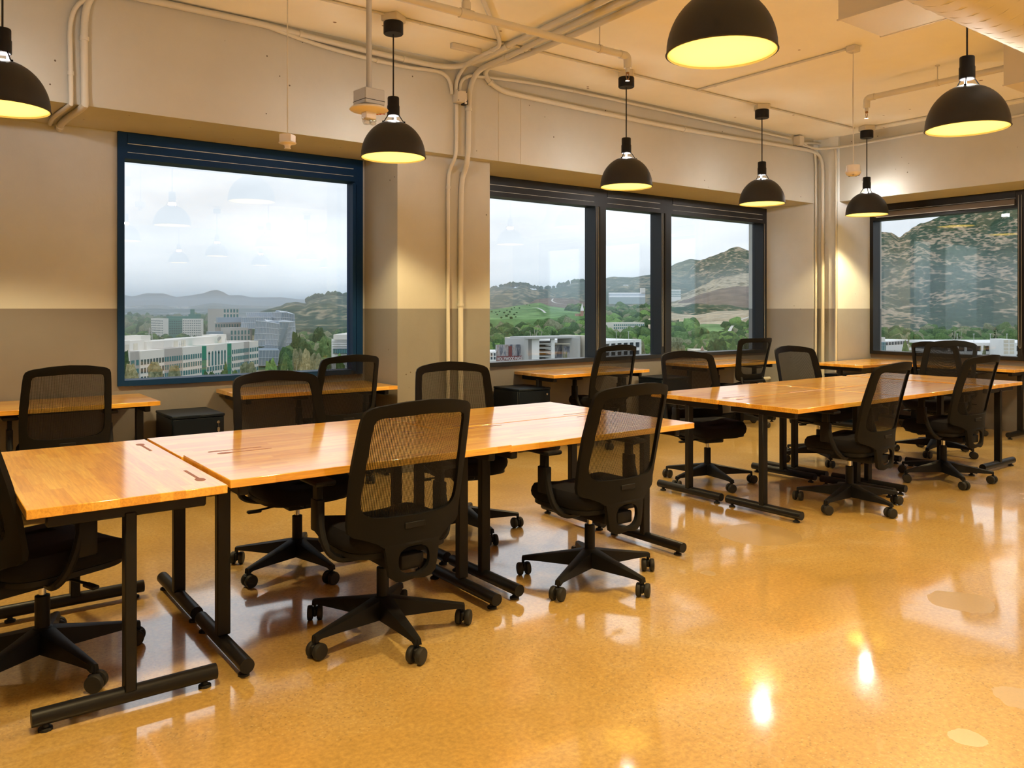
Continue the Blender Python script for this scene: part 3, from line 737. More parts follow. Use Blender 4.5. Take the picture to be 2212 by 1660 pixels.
# fire strobe
fs = at(797, 236, D=3.9); t = thing('fire_strobe', 'fire alarm strobe with round white plate, hanging on a thick conduit before the left window', 'alarm', (fs.x, fs.y, 0), .1); zz = fs.z
MB().tube([(0, 0, CEIL), (0, 0, zz + .10)], .0135, 12).build('drop_conduit', 'graybox', t)
MB().lathe([(.014, .10), (.026, .095), (.026, .088)], 14, c=(0, 0, zz)).build('conduit_nut', 'graybox', t)
MB().rbox((-.055, -.055, zz + .015), (.055, .055, zz + .09), .004, 1).build('box', 'graybox', t)
MB().rbox((-.056, -.056, zz + .033), (.056, .056, zz + .036), .001, 1).build('box_seam', 'black', t)
for k in range(3): MB().lathe([(.011, 0), (.011, .002), (.009, .0025)], 14, c=(.055, -.035 + .035 * k, zz + .062), axis='x').build('knockout', 'graybox', t)
pl = MB().lathe([(.001, .014), (.05, .014), (.085, .006), (.093, -.004), (.086, -.009), (.045, -.016), (.001, -.018)], 36, c=(0, 0, zz)).build('plate', 'whitebox', t)
MB().rbox((-.03, -.022, zz - .05), (.03, .022, zz - .012), .004, 1).build('lamp_block', 'whitebox', t)
MB().lathe([(.001, -.078), (.016, -.074), (.022, -.062), (.022, -.048)], 16, c=(-.012, 0, zz)).lathe([(.001, -.076), (.014, -.072), (.018, -.062), (.018, -.05)], 16, c=(.022, 0, zz)).build('clear_lens', 'lens', t)
def text(body, size, mat, parent, loc, rot, name='lettering', extr=.0005, align='CENTER'):
    cu = bpy.data.curves.new(name, 'FONT'); cu.body = body; cu.size = size; cu.extrude = extr; cu.align_x = align; cu.align_y = 'CENTER'
    o = bpy.data.objects.new(name, cu); COL.objects.link(o)
    dg = bpy.context.evaluated_depsgraph_get(); me = bpy.data.meshes.new_from_object(o.evaluated_get(dg)); bpy.data.objects.remove(o)
    me.materials.clear(); me.materials.append(M[mat] if isinstance(mat, str) else mat)
    return link(name, me, parent, loc=loc, rot=rot)
text('FIRE', .026, 'red', pl, (.062, -.005, zz - .0145), (PI, 0, PI / 2 + .7))
# hanging detector left (square box, thin cord) and right (round)
p = at(621, 304, D=4.85); t = thing('heat_detector', 'small square heat detector on a thin cord before the left window', 'detector', (p.x, p.y, 0), .75)
MB().tube([(0, 0, CEIL), (0, 0, p.z + .035)], .004, 6).build('cord', 'paintpipe', t)
MB().rbox((-.037, -.037, p.z - .012), (.037, .037, p.z + .037), .005, 1).build('box', 'whitebox', t)
MB().lathe([(.052, -.012), (.05, -.018), (.026, -.022), (.018, -.03), (.016, -.044), (.020, -.046), (.019, -.05), (.001, -.05)], 20, c=(0, 0, p.z)).build('sensor', 'whitebox', t)
z3 = 2.45; t = thing('heat_detector', 'round white detector hanging on a cord near the room corner', 'detector', (6.03, 3.54, 0))
MB().tube([(0, 0, CEIL), (.004, 0, 3.0), (0, 0, z3 + .05)], .004, 6).tube([(.012, .006, CEIL), (.0, .006, 3.0), (.008, 0, z3 + .05)], .003, 6).build('cord', 'paintpipe', t)
MB().lathe([(.001, .052), (.05, .05), (.052, .045), (.052, 0.0)], 24, c=(0, 0, z3)).build('box', 'whitebox', t)
MB().lathe([(.058, .002), (.060, -.008), (.050, -.026), (.03, -.034), (.001, -.036)], 24, c=(0, 0, z3)).build('sensor', 'whitebox', t)
for k in range(4): MB().lathe([(.008, 0), (.008, -.001)], 10, c=(.042 * math.cos(k * 1.3 - 2.6), .042 * math.sin(k * 1.3 - 2.6), z3 - .032)).build('vent_hole', 'black', t)
MB().rbox((5.99, 3.50, CEIL - .05), (6.07, 3.58, CEIL), .005, 1).build('ceiling_box', 'box', t).matrix_parent_inverse = Matrix.Translation((-6.03, -3.54, 0))
# air ducts
t = thing('duct_plenum', 'cream rectangular duct box hanging from the ceiling at the upper right', 'duct', (4.76, 2.2, 3.1))
MB().rbox((-.26, -.55, 0), (.23, .54, .35), .004, 1).build('body', 'box', t)
for s in (-.26, .23): MB().box((s - .006, -.56, -.004), (s + .006, .545, .006)).build('edge_flange', 'box', t)
t = thing('duct_plenum', 'cream rectangular duct box at the right edge of the picture', 'duct', (7.25, 2.2, 3.1))
MB().rbox((-.40, -.55, 0), (.40, .57, .35), .004, 1).build('body', 'box', t)
MB().box((-.406, -.56, -.004), (-.394, .575, .006)).build('edge_flange', 'box', t)
t = thing('spiral_duct', 'round cream spiral duct in the upper right corner of the picture', 'duct', (0, 1.87, 3.13))
MB().lathe([(.30, 3.9), (.30, 9.0)], 40, axis='x').build('duct_skin', 'box', t)
b = MB()
rr_ = [(3.92 + .13 * k / 20, .3005 * math.cos(2 * PI * k / 20), .3005 * math.sin(2 * PI * k / 20)) for k in range(20 * 39)]
b.tube(rr_, .0028, 5); b.build('spiral_seam', 'box', t)
# two pipes low on the wall by the corner
for k, z in enumerate((.46, .37)):
    conduit(('upper' if k == 0 else 'lower') + ' cream pipe of the pair low on the wall beside the corner', [(8.42, 6.40, z), (8.7, 6.40, z), (8.93, 6.40, z)], .022, name='wall_pipe', cat='pipe', it=1, clamps=(.3, .7))
tag(MB().rbox((4.99, WY - .008, .50), (5.04, WY, .56), .003, 1).build('wall_socket', 'whitebox'), 'small cream socket on the wall behind the middle window desk', 'socket')
exec_outdoor = True
# ------------------------------------------------------------------ outdoors
GZ = -38.0
def terrain_mat(name, c_brush, c_dry, scale, lo=.42, hi=.55, c3=None, fine=1.0):
    m = new_mat(name, c_brush, .95, spec=.1); q = NB(m); p = q.pos()
    p = q.mapping(p, (.42, .42, 1.0))
    n1 = q.noise(p, scale, 8, .72, .3)
    vo = q.n('ShaderNodeTexVoronoi'); vo.inputs['Scale'].default_value = scale * 9; q.l(p, vo.inputs['Vector'])
    n1 = q.math('ADD', n1, q.math('MULTIPLY', q.math('SUBTRACT', vo.outputs['Distance'], .45), .34))
    c = q.ramp(n1, [(lo, c_brush), (hi, c_dry)])
    n2 = q.noise(p, scale * 9 * fine, 5, .7)
    c = q.mix(1.0, c, q.ramp(n2, [(.32, (.55, .58, .56)), (.68, (1.25, 1.22, 1.15))]), 'MULTIPLY')
    if c3:
        n3 = q.noise(p, scale * .35, 3); c = q.mix(q.ramp(n3, [(.52, 0.0), (.58, 1.0)]), c, c3)
    q.base(c); return m
T = {}
T['far'] = terrain_mat('far_mountain', (.10, .13, .13), (.19, .19, .17), .0008)
T['city'] = terrain_mat('far_city_slope', (.09, .13, .10), (.30, .29, .27), .004, .48, .6)
T['ridge'] = terrain_mat('wooded_ridge', (.055, .095, .06), (.34, .29, .19), .020, .52, .66)
T['brush'] = terrain_mat('scrub_mountain', (.055, .095, .06), (.46, .36, .26), .026, .52, .64)
T['bare'] = terrain_mat('bare_scree_hill', (.14, .13, .08), (.50, .44, .34), .03, .38, .52)
T['cut'] = terrain_mat('graded_brown_slope', (.19, .15, .13), (.25, .20, .17), .01, .3, .7)
T['dirt'] = terrain_mat('pale_dirt', (.46, .37, .26), (.55, .47, .36), .02)
T['lawn'] = terrain_mat('green_lawn', (.15, .28, .11), (.21, .35, .15), .012, .35, .65)
T['valley'] = terrain_mat('valley_ground', (.07, .11, .05), (.22, .21, .14), .02, .5, .62)
T['road'] = new_mat('pale_road', (.62, .60, .56), .9)
def interp(prof, px):
    for (a, ya), (b, yb_) in zip(prof, prof[1:]):
        if a <= px <= b:
            t = (px - a) / (b - a); t = t * t * (3 - 2 * t) * .5 + t * .5
            return ya + (yb_ - ya) * t
    return prof[0][1] if px < prof[0][0] else prof[-1][1]
def hill(name, mat, prof, Dr, D0, label, foot_z=GZ, step=5, rows=26, amp=3.0, nsc=.01, back=.3, ease=1.0, foot_prof=None, crest=.25):
    """terrain rising from distance D0 to a crest at distance Dr, then falling behind it; real-size 3D ground"""
    px0, px1 = prof[0][0], prof[-1][0]; nx = int((px1 - px0) / step) + 1
    vs, fs = [], []
    nr = rows + 7
    for i in range(nx):
        px = px0 + (px1 - px0) * i / (nx - 1); t = (px - 1106) / FPX; d = FW + RT * t
        hy = (667 - interp(prof, px)) / FPX
        zr = EYE + hy * Dr
        z0 = foot_z if foot_prof is None else EYE + (667 - interp(foot_prof, px)) / FPX * D0
        for r in range(nr):
            if r == 0: p = d * (D0 * .985); z = min(z0, GZ) - 1
            elif r <= rows + 1:
                s = (r - 1) / rows; D = D0 + (Dr - D0) * s; z = z0 + (zr - z0) * s ** ease
                p = d * D
                nz_ = noise.fractal(Vector((p.x * nsc, p.y * nsc, 3.1)), 1.0, 2.1, 5)
                z += amp * nz_ * (math.sin(PI * min(1, s * .92)) + crest * s)
                lim = EYE + hy * D + (.0012 * D * nz_ * crest); z = min(z, lim) if r <= rows else z
            else:
                s = (r - rows - 1) / 6; D = Dr * (1 + back * s); z = zr + (z0 - zr) * s ** 1.4; p = d * D
            vs.append((p.x, p.y, z))
    for i in range(nx - 1):
        for r in range(nr - 1):
            a = i * nr + r; fs.append((a, a + nr, a + nr + 1, a + 1))
    me = bpy.data.meshes.new(name); me.from_pydata(vs, [], fs); me.materials.append(T[mat]); me.update()
    for f in me.polygons: f.use_smooth = True
    return tag(link(name, me), label, 'hill')
me = bpy.data.meshes.new('valley_floor'); R_ = 9000
vs = [(0, 0, GZ)] + [(R_ * math.cos(2 * PI * k / 48), R_ * math.sin(2 * PI * k / 48), GZ) for k in range(48)]
me.from_pydata(vs, [], [(0, 1 + k, 1 + (k + 1) % 48) for k in range(48)]); me.materials.append(T['valley'])
vf = tag(link('valley_floor', me), 'green and tan valley floor far below the windows', 'ground')
hill('mountain_range', 'far', [(60, 640), (200, 638), (265, 637), (285, 641), (318, 634), (350, 635), (383, 643), (410, 639), (435, 634), (455, 627), (468, 625), (480, 629), (495, 637), (520, 636), (545, 641), (600, 642), (650, 646), (700, 651), (760, 655), (900, 650), (1060, 640)], 7200, 3800,
     'hazy blue mountain range on the horizon of the left window', step=6, amp=50, nsc=.0011, foot_prof=[(0, 682), (1100, 682)], crest=.0)
hill('city_slope', 'city', [(60, 664), (265, 663), (330, 659), (400, 664), (460, 655), (520, 660), (600, 662), (700, 668), (1000, 668)], 3700, 1500, 'hazy built-up slope below the mountain range', foot_prof=[(0, 704), (1100, 704)], amp=8, nsc=.002, crest=0)
hill('hill', 'ridge', [(540, 690), (560, 676), (585, 668), (605, 663), (620, 655), (640, 653), (660, 656), (668, 650), (690, 643), (712, 638), (735, 640), (750, 642), (790, 636), (860, 628), (960, 622), (1020, 628)], 1500, 800,
     'scrubby hill with pale dry patches at the right side of the left window', step=3, rows=40, amp=14, nsc=.008, foot_prof=[(500, 712), (1100, 712)])
hill('peak', 'ridge', [(1340, 604), (1400, 596), (1446, 578), (1465, 569), (1492, 560), (1508, 562), (1530, 566), (1600, 590), (1700, 620)], 4200, 2500, 'pale distant peak behind the ridge in the middle window', foot_prof=[(1300, 650), (1800, 650)], amp=30, nsc=.002, crest=0)
hill('ridge', 'ridge', [(960, 622), (1020, 630), (1058, 627), (1072, 621), (1090, 619), (1110, 620), (1125, 616), (1140, 620), (1150, 627), (1180, 625), (1210, 621), (1235, 613), (1262, 609), (1280, 612), (1305, 603), (1320, 599), (1340, 599), (1370, 600), (1400, 594), (1423, 587), (1446, 586), (1475, 588), (1500, 592), (1560, 600), (1640, 600), (1760, 600)], 2300, 1100,
     'long wooded ridge crossing the middle window', step=3, rows=40, amp=26, nsc=.006, foot_prof=[(900, 690), (1300, 688), (1800, 680)])
hill('mountain', 'brush', [(1440, 640), (1475, 600), (1500, 575), (1520, 563), (1536, 556), (1560, 544), (1580, 536), (1598, 535), (1615, 539), (1640, 542), (1680, 556), (1720, 562), (1800, 580)], 2100, 1500,
     'large brush-covered mountain at the right of the middle window', step=3, rows=44, amp=28, nsc=.007, foot_prof=[(1400, 668), (1800, 660)])
hill('mountainside', 'brush', [(1700, 610), (1760, 580), (1820, 540), (1860, 524), (1880, 513), (1900, 505), (1925, 503), (1942, 512), (1960, 500), (1975, 488), (1990, 476), (2030, 470), (2070, 463), (2100, 458), (2140, 440), (2212, 400), (2330, 360), (2500, 330), (2700, 340), (3000, 420), (3400, 560)], 1700, 1000,
     'steep scrub-covered mountainside filling the right-hand window', step=3, rows=70, amp=34, nsc=.008, foot_prof=[(1600, 700), (1880, 724), (2212, 730), (3400, 730)], ease=1.0)
hill('scree_hill', 'bare', [(1395, 668), (1440, 645), (1480, 634), (1500, 626), (1520, 617), (1545, 604), (1575, 596), (1610, 590), (1640, 582), (1680, 566), (1750, 550), (1800, 556)], 1250, 860,
     'pale scree hill in front of the large mountain', step=3, rows=30, amp=6, nsc=.012, foot_prof=[(1300, 672), (1900, 668)])
hill('graded_slope', 'cut', [(1440, 664), (1480, 648), (1520, 634), (1560, 624), (1590, 619), (1640, 620), (1720, 620), (1800, 630)], 1050, 820,
     'graded brown slope below the scree hill', step=4, rows=10, amp=1.0, foot_prof=[(1400, 676), (1900, 668)])
hill('brush_bank', 'brush', [(1420, 676), (1460, 664), (1500, 656), (1560, 660), (1600, 666), (1640, 668), (1760, 666)], 800, 700, 'brown brush bank at the foot of the graded slope', step=4, rows=12, amp=5, nsc=.03, foot_prof=[(1400, 686), (1900, 680)])
hill('dirt_flat', 'dirt', [(1400, 684), (1446, 676), (1500, 681), (1560, 672), (1640, 670), (1760, 668)], 690, 560, 'pale dirt clearing in front of the brown slope', step=5, rows=8, amp=.5, foot_prof=[(1380, 706), (1900, 702)])
hill('meadow', 'lawn', [(1040, 674), (1075, 667), (1130, 659), (1165, 654), (1190, 662), (1225, 666), (1250, 668), (1262, 674)], 900, 640, 'bright green meadow rising behind the trees in the middle window', step=4, rows=10, amp=.8, foot_prof=[(1000, 690), (1160, 694), (1230, 684), (1500, 674)])
hill('green_strip', 'lawn', [(1290, 668), (1305, 663), (1345, 662), (1390, 665), (1420, 668)], 1050, 960, 'thin strip of lawn behind the trees of the middle pane', step=4, rows=5, amp=.3, foot_prof=[(1280, 669), (1430, 670)])
hill('brown_knoll', 'cut', [(1130, 664), (1160, 647), (1190, 644), (1240, 646), (1262, 652), (1280, 662)], 1050, 890, 'brown bare knoll above the green meadow', step=3, rows=8, amp=.8, foot_prof=[(1100, 668), (1300, 668)])
hill('lawn_patch', 'lawn', [(1498, 707), (1508, 703), (1522, 701), (1545, 701), (1560, 703), (1568, 707)], 508, 456, 'small green lawn among the trees right of the middle window', step=3, rows=5, amp=.2, foot_prof=[(1500, 718), (1600, 717)])
# roads
def road(label, pts, wpx=2.4):
    b = MB(); prev = None
    P_ = [at(px, py, D=D) for px, py, D in pts]; P_ = smooth_path(P_, 2)
    for i, p in enumerate(P_):
        d = (P_[min(i + 1, len(P_) - 1)] - P_[max(i - 1, 0)]); d.z = 0; d.normalize(); n_ = Vector((-d.y, d.x, 0)) * wpx
        cur = (b.bm.verts.new(p + n_ + Vector((0, 0, 1.5))), b.bm.verts.new(p - n_ + Vector((0, 0, 1.5))))
        if prev: b.bm.faces.new((prev[0], prev[1], cur[1], cur[0]))
        prev = cur
    me = b.mesh('road', T['road']); return tag(link('road', me), label, 'road')
road('pale curved road over the green meadow', [(1150, 668, 800), (1163, 669, 780), (1172, 674, 720), (1178, 680, 690)], 1.0)
road('pale track winding across the brown knoll', [(1195, 648, 975), (1191, 653, 930), (1200, 658, 905), (1225, 661, 890), (1262, 661, 880)], .8)
road('pale track up the slope at the right of the middle window', [(1576, 722, 400), (1580, 712, 470), (1592, 700, 560), (1608, 692, 600), (1640, 682, 640)], .8)
# vegetation
def leaf_mat(name, a, b_):
    m = new_mat(name, a, .9, spec=.1); q = NB(m); p = q.pos()
    q.base(q.ramp(q.noise(p, .9, 5, .75), [(.35, a), (.65, b_)])); return m
LM = [leaf_mat('dark_green_foliage', (.025, .055, .025), (.085, .15, .06)), leaf_mat('mid_green_foliage', (.05, .10, .035), (.15, .24, .09)),
      leaf_mat('bright_green_foliage', (.09, .18, .05), (.24, .38, .12)), leaf_mat('olive_foliage', (.10, .12, .06), (.30, .31, .19)),
      leaf_mat('yellowing_foliage', (.16, .15, .06), (.46, .42, .24)), new_mat('pale_bark', (.45, .42, .36), .9)]
def blob_mesh(name, seed, mat, blobs=14, flat=.8, tall=False, sub=2):
    rnd = random.Random(seed); bm = bmesh.new()
    for k in range(blobs):
        r = rnd.uniform(.22, .42); a = rnd.uniform(0, 2 * PI); d = rnd.uniform(0, .62)
        if tall: c = Vector((d * .35 * math.cos(a), d * .35 * math.sin(a), rnd.uniform(.1, 1.7))); r *= .62 * (1.25 - c.z * .5)
        else: c = Vector((d * math.cos(a), d * math.sin(a), rnd.uniform(.25, .95) * flat))
        g = bmesh.ops.create_icosphere(bm, subdivisions=sub, radius=r, matrix=Matrix.Translation(c))
        for v in g['verts']:
            n_ = noise.noise(v.co * 5 + Vector((seed, 0, 0))) + .6 * noise.noise(v.co * 11 + Vector((0, seed, 0)))
            v.co = c + (v.co - c) * (1 + .42 * n_)
    me = bpy.data.meshes.new(name); bm.to_mesh(me); bm.free(); me.materials.append(mat); return me
CR = {}
for mi in range(5):
    for v in range(2): CR[mi, v] = blob_mesh('crown', 10 * mi + v, LM[mi])
CR['cyp'] = blob_mesh('crown', 77, LM[0], 12, tall=True)
tb = MB(); tb.tube([(0, 0, 0), (.01, 0, .25), (.03, .01, .55)], .035, 6, r1=.02); tb.tube([(.01, 0, .3), (.15, .05, .6)], .018, 5, r1=.01); tb.tube([(.01, 0, .28), (-.14, -.06, .62)], .018, 5, r1=.01)
TRK = tb.mesh('trunk', LM[5])
rt = random.Random(5)
def tree(px, ytop, D, wpx, kind, label, group=None, hpx=None):
    """one tree with its crown and trunk; size taken from its width at its distance"""
    Wm = wpx * D / FPX / 2; top = at(px, ytop, D=D); base = Vector((top.x, top.y, GZ)); H = top.z - GZ
    t = thing('tree', label, 'tree', base, rt.uniform(0, 6), group)
    cy_ = kind == 'cyp'
    ch = min(H * .96, Wm * (3.4 if cy_ else 1.6) if hpx is None else hpx * D / FPX)
    if not cy_: ch = max(ch, H * .6)
    me = CR['cyp'] if cy_ else CR[kind, rt.randint(0, 1)]
    c = link('crown', me, t, loc=(0, 0, H - ch)); s = ch / (1.95 if cy_ else 1.12); c.scale = (Wm * (2.2 if cy_ else 1.08), Wm * (2.2 if cy_ else 1.08), s)
    k = link('trunk', TRK, t); k.scale = (H * .5, H * .5, (H - ch * .6) / .55)
    return t
G1 = 'trees between the white office building and the window'
for px, yt, D, wp, kd, lb in (
    (283, 776, 235, 44, 4, 'yellowing tree at the lower left corner of the left window'),
    (272, 756, 300, 22, 0, 'dark tree beside the left end of the white office building'),
    (340, 784, 230, 58, 3, 'grey-green tree in front of the left half of the white office building'),
    (372, 792, 225, 40, 3, 'second grey-green tree in front of the left half of the white office building'),
    (452, 787, 240, 38, 0, 'dark green tree in front of the arched windows'),
    (484, 784, 300, 20, 1, 'slender green tree between the arched windows and the green bay'),
    (505, 797, 250, 44, 1, 'mid-green bushy tree below the right half of the white office building'),
    (545, 783, 245, 46, 3, 'olive tree at the right end of the white office building'),
    (583, 779, 255, 38, 2, 'bright green tree in front of the grey glass building'),
    (586, 768, 330, 20, 0, 'small dark pine rising behind the bright green tree'),
    (620, 760, 300, 36, 1, 'green tree against the right side of the grey glass building'),
    (640, 752, 310, 32, 3, 'tall pale olive tree right of the grey glass building'),
    (663, 750, 290, 36, 4, 'pale-trunked tree near the right of the left window'),
    (690, 764, 280, 34, 3, 'pale-trunked olive tree just left of the window chair'),
    (655, 735, 430, 44, 0, 'dark spreading tree on the slope right of the glass building'),
    (700, 725, 420, 50, 1, 'broad green tree left of the white building at the window edge'),
    (690, 700, 600, 32, 0, 'dark round tree near the white road cut'),
    (640, 716, 520, 26, 0, 'dark tree touching the right edge of the glass building'),
    (735, 770, 250, 40, 2, 'green tree below the white building at the window edge'),
    (1085, 735, 330, 40, 1, 'green tree left of the painted billboard'),
    (1062, 748, 260, 24, 2, 'light green tree at the left edge of the middle window'),
    (1110, 722, 420, 46, 1, 'broad green tree above the painted billboard'),
    (1153, 714, 430, 9, 'cyp', 'first small cypress above the grey roof frame'),
    (1162, 717, 420, 8, 'cyp', 'second small cypress above the grey roof frame'),
    (1160, 690, 640, 14, 'cyp', 'tall dark cypress in the middle of the first window pane'),
    (1200, 712, 430, 26, 0, 'dark tree behind the grey roof frame'),
    (1222, 757, 215, 14, 3, 'palm-like tree in front of the right billboard'),
    (1345, 712, 420, 70, 1, 'large bushy green tree above the white parking deck'),
    (1385, 735, 350, 44, 3, 'olive tree right of the white parking deck'),
    (1294, 710, 400, 24, 0, 'dark tree at the left edge of the middle pane'),
    (1415, 745, 330, 30, 3, 'pale tree beside the second mullion'),
    (1462, 730, 360, 46, 3, 'olive tree at the lower left of the right pane'),
    (1500, 736, 350, 50, 1, 'green tree at the bottom of the right pane'),
    (1545, 728, 370, 50, 0, 'dark green tree at the bottom middle of the right pane'),
    (1590, 734, 350, 44, 1, 'green tree at the bottom right of the right pane'),
    (1622, 722, 380, 46, 3, 'grey-green tree at the right frame of the middle window'),
    (1522, 708, 430, 24, 0, 'round dark tree standing on the small green lawn'),
    (1465, 690, 560, 22, 0, 'dark tree at the left of the dirt clearing'),
    (1480, 686, 570, 20, 1, 'second tree at the left of the dirt clearing'),
    (1561, 694, 540, 16, 0, 'small dark tree at the right edge of the dirt clearing'),
    (1905, 742, 300, 34, 1, 'green tree in front of the low white building in the right-hand window'),
    (1945, 738, 320, 34, 1, 'second green tree in front of the low white building'),
    (1970, 715, 500, 40, 1, 'broad green tree at the foot of the mountainside'),
    (2060, 712, 520, 12, 'cyp', 'dark cypress at the foot of the mountainside'),
    (2070, 714, 520, 10, 'cyp', 'second dark cypress at the foot of the mountainside'),
    (2123, 745, 300, 18, 3, 'small tree in front of the white parking deck on the right'),
    (2150, 708, 500, 16, 'cyp', 'tall conifer behind the white tower'),
    (2185, 712, 480, 30, 1, 'green tree right of the white tower')):
    tree(px, yt, D, wp, kd, lb)
for px, py, wp in ((1095, 671, 4), (1105, 668, 5), (1111, 665, 4), (1122, 666, 4), (1071, 675, 4), (1079, 673, 4), (1089, 676, 6), (1101, 674, 6), (1094, 683, 8), (1104, 687, 9), (1111, 680, 6), (1116, 676, 5), (1098, 680, 5), (1138, 659, 3), (1144, 660, 3), (1114, 685, 4), (1083, 687, 6), (1062, 674, 5), (1074, 680, 5)):
    D = 640 + (692 - py) / 33 * 240 - 12; c_ = at(px, py, D=D); W_ = wp * D / FPX / 2
    t = thing('tree', 'small dark round tree dotted among others over the green meadow', 'tree', c_, 0, 'small trees on the meadow')
    q_ = link('crown', CR[0, rt.randint(0, 1)], t, loc=(0, 0, -W_ * .4)); q_.scale = (W_, W_, W_ * 1.1)
    k = link('trunk', TRK, t, loc=(0, 0, -W_ * 1.3)); k.scale = (W_, W_, W_ * 2)
# woods: far tree cover, uncountable -> stuff
def woods(name, label, regions, count, mats, seed, mask=None):
    rnd = random.Random(seed); prot = []
    for k in range(6):
        bm = bmesh.new(); g = bmesh.ops.create_icosphere(bm, subdivisions=2, radius=1)
        for v in bm.verts: v.co *= 1 + .55 * noise.noise(v.co * 2.1 + Vector((k * 9, 0, 0))) + .3 * noise.noise(v.co * 4.3 + Vector((k * 9, 5, 0)))
        prot.append(([v.co.copy() for v in bm.verts], [[v.index for v in f.verts] for f in bm.faces])); bm.free()
    vs, fs, mi = [], [], []
    for i in range(count):
        px0, px1, d0, d1, za, zb_, r0, r1 = regions[rnd.randrange(len(regions))]
        px = rnd.uniform(px0, px1); D = d0 + (d1 - d0) * rnd.random() ** .8
        if mask and mask(px, D): continue
        t = (px - 1106) / FPX; p = (FW + RT * t) * D; z = za + (zb_ - za) * (D - d0) / max(1, d1 - d0); r = rnd.uniform(r0, r1)
        hz = rnd.uniform(.8, 1.5); P_, F_ = prot[rnd.randrange(6)]; o = len(vs)
        a = rnd.uniform(0, 6.28); ca, sa = math.cos(a), math.sin(a)
        vs += [(p.x + (c.x * ca - c.y * sa) * r, p.y + (c.x * sa + c.y * ca) * r, z + r * .9 * hz + c.z * r * hz) for c in P_]
        fs += [[o + q_ for q_ in f] for f in F_]; k = rnd.randrange(len(mats)); mi += [k] * len(F_)
    me = bpy.data.meshes.new(name); me.from_pydata(vs, [], fs)
    for m_ in mats: me.materials.append(LM[m_])
    me.polygons.foreach_set('material_index', mi); me.polygons.foreach_set('use_smooth', [True] * len(fs)); me.update()
    return stuff(tag(link(name, me), label, 'woods'))
woods('woods', 'dense tree cover of the valley in front of the left window', [(180, 480, 470, 860, GZ, GZ, 3, 5.2), (180, 480, 960, 1600, GZ, -29, 5, 9), (620, 800, 300, 780, GZ, -34, 3, 6), (200, 330, 470, 800, GZ, GZ, 4, 7)], 3000, (0, 0, 1, 1, 3), 1)
woods('woods', 'dense tree cover of the valley in front of the middle window', [(1000, 1440, 370, 640, GZ, -19, 3, 6), (1225, 1450, 480, 900, -32, -7, 3, 6), (1225, 1450, 480, 900, -32, -7, 3, 6), (1430, 1800, 310, 500, GZ, -17, 3, 5), (1430, 1800, 400, 500, -27, -17, 3, 5)], 4600, (0, 1, 1, 2, 3), 2,
      mask=lambda px, D: (1498 < px < 1568 and 452 < D < 520) or (1055 < px < 1180 and D > 600) or (1140 < px < 1170 and 420 < D < 520))
woods('woods', 'tree belt at the foot of the mountainside in the right-hand window', [(1800, 3000, 430, 760, GZ, -27, 3, 6.5)], 1800, (0, 1, 1, 3), 3)
def ridge_trees(name, label, prof, D, n, seed, r=(5, 9)):
    rnd = random.Random(seed); bm = bmesh.new()
    for k in range(n):
        px = rnd.uniform(prof[0][0], prof[-1][0]); p = at(px, interp(prof, px), D=D)
        rr2 = rnd.uniform(*r)
        g = bmesh.ops.create_icosphere(bm, subdivisions=1, radius=rr2, matrix=Matrix.Translation(p + Vector((0, 0, rr2 * .3))))
        for v in g['verts']: v.co += noise.noise_vector(v.co * .3) * rr2 * .4
    me = bpy.data.meshes.new(name); bm.to_mesh(me); bm.free(); me.materials.append(LM[0]); return stuff(tag(link(name, me), label, 'trees'))
ridge_trees('ridge_trees', 'small trees along the skyline of the long ridge', [(1058, 627), (1090, 619), (1125, 616), (1145, 621), (1180, 625), (1235, 613), (1262, 609)], 2290, 60, 4)
ridge_trees('ridge_trees', 'small trees on top of the hill in the left window', [(665, 651), (690, 643), (715, 638), (750, 642)], 1490, 40, 5, (3, 7))
# scattered shrubs of the mountainside and far city houses
def scatter_boxes(name, label, px0, px1, ya, yb_, Da, Db, n, seed, col):
    rnd = random.Random(seed); b = MB(); m = new_mat(name, col, .8)
    for k in range(n):
        px = rnd.uniform(px0, px1); s = rnd.random(); py = ya + (yb_ - ya) * s; D = Da + (Db - Da) * s
        p = at(px, py, D=D); wx, wy, h = rnd.uniform(.5, 1.8) * D / 420, rnd.uniform(.5, 1.2) * D / 420, rnd.uniform(.6, 1.6) * D / 900
        b.box((p.x - wx, p.y - wy, p.z - 2 * h), (p.x + wx, p.y + wy, p.z + h))
    return stuff(tag(link(name, b.mesh(name, m)), label, 'houses'))
scatter_boxes('far_houses', 'countless pale houses on the hazy slope below the mountains', 180, 720, 664, 690, 3500, 1900, 750, 8, (.72, .70, .68))
scatter_boxes('far_houses', 'pale low buildings scattered along the wooded ridge', 1290, 1480, 615, 650, 1800, 1400, 26, 9, (.7, .7, .68))
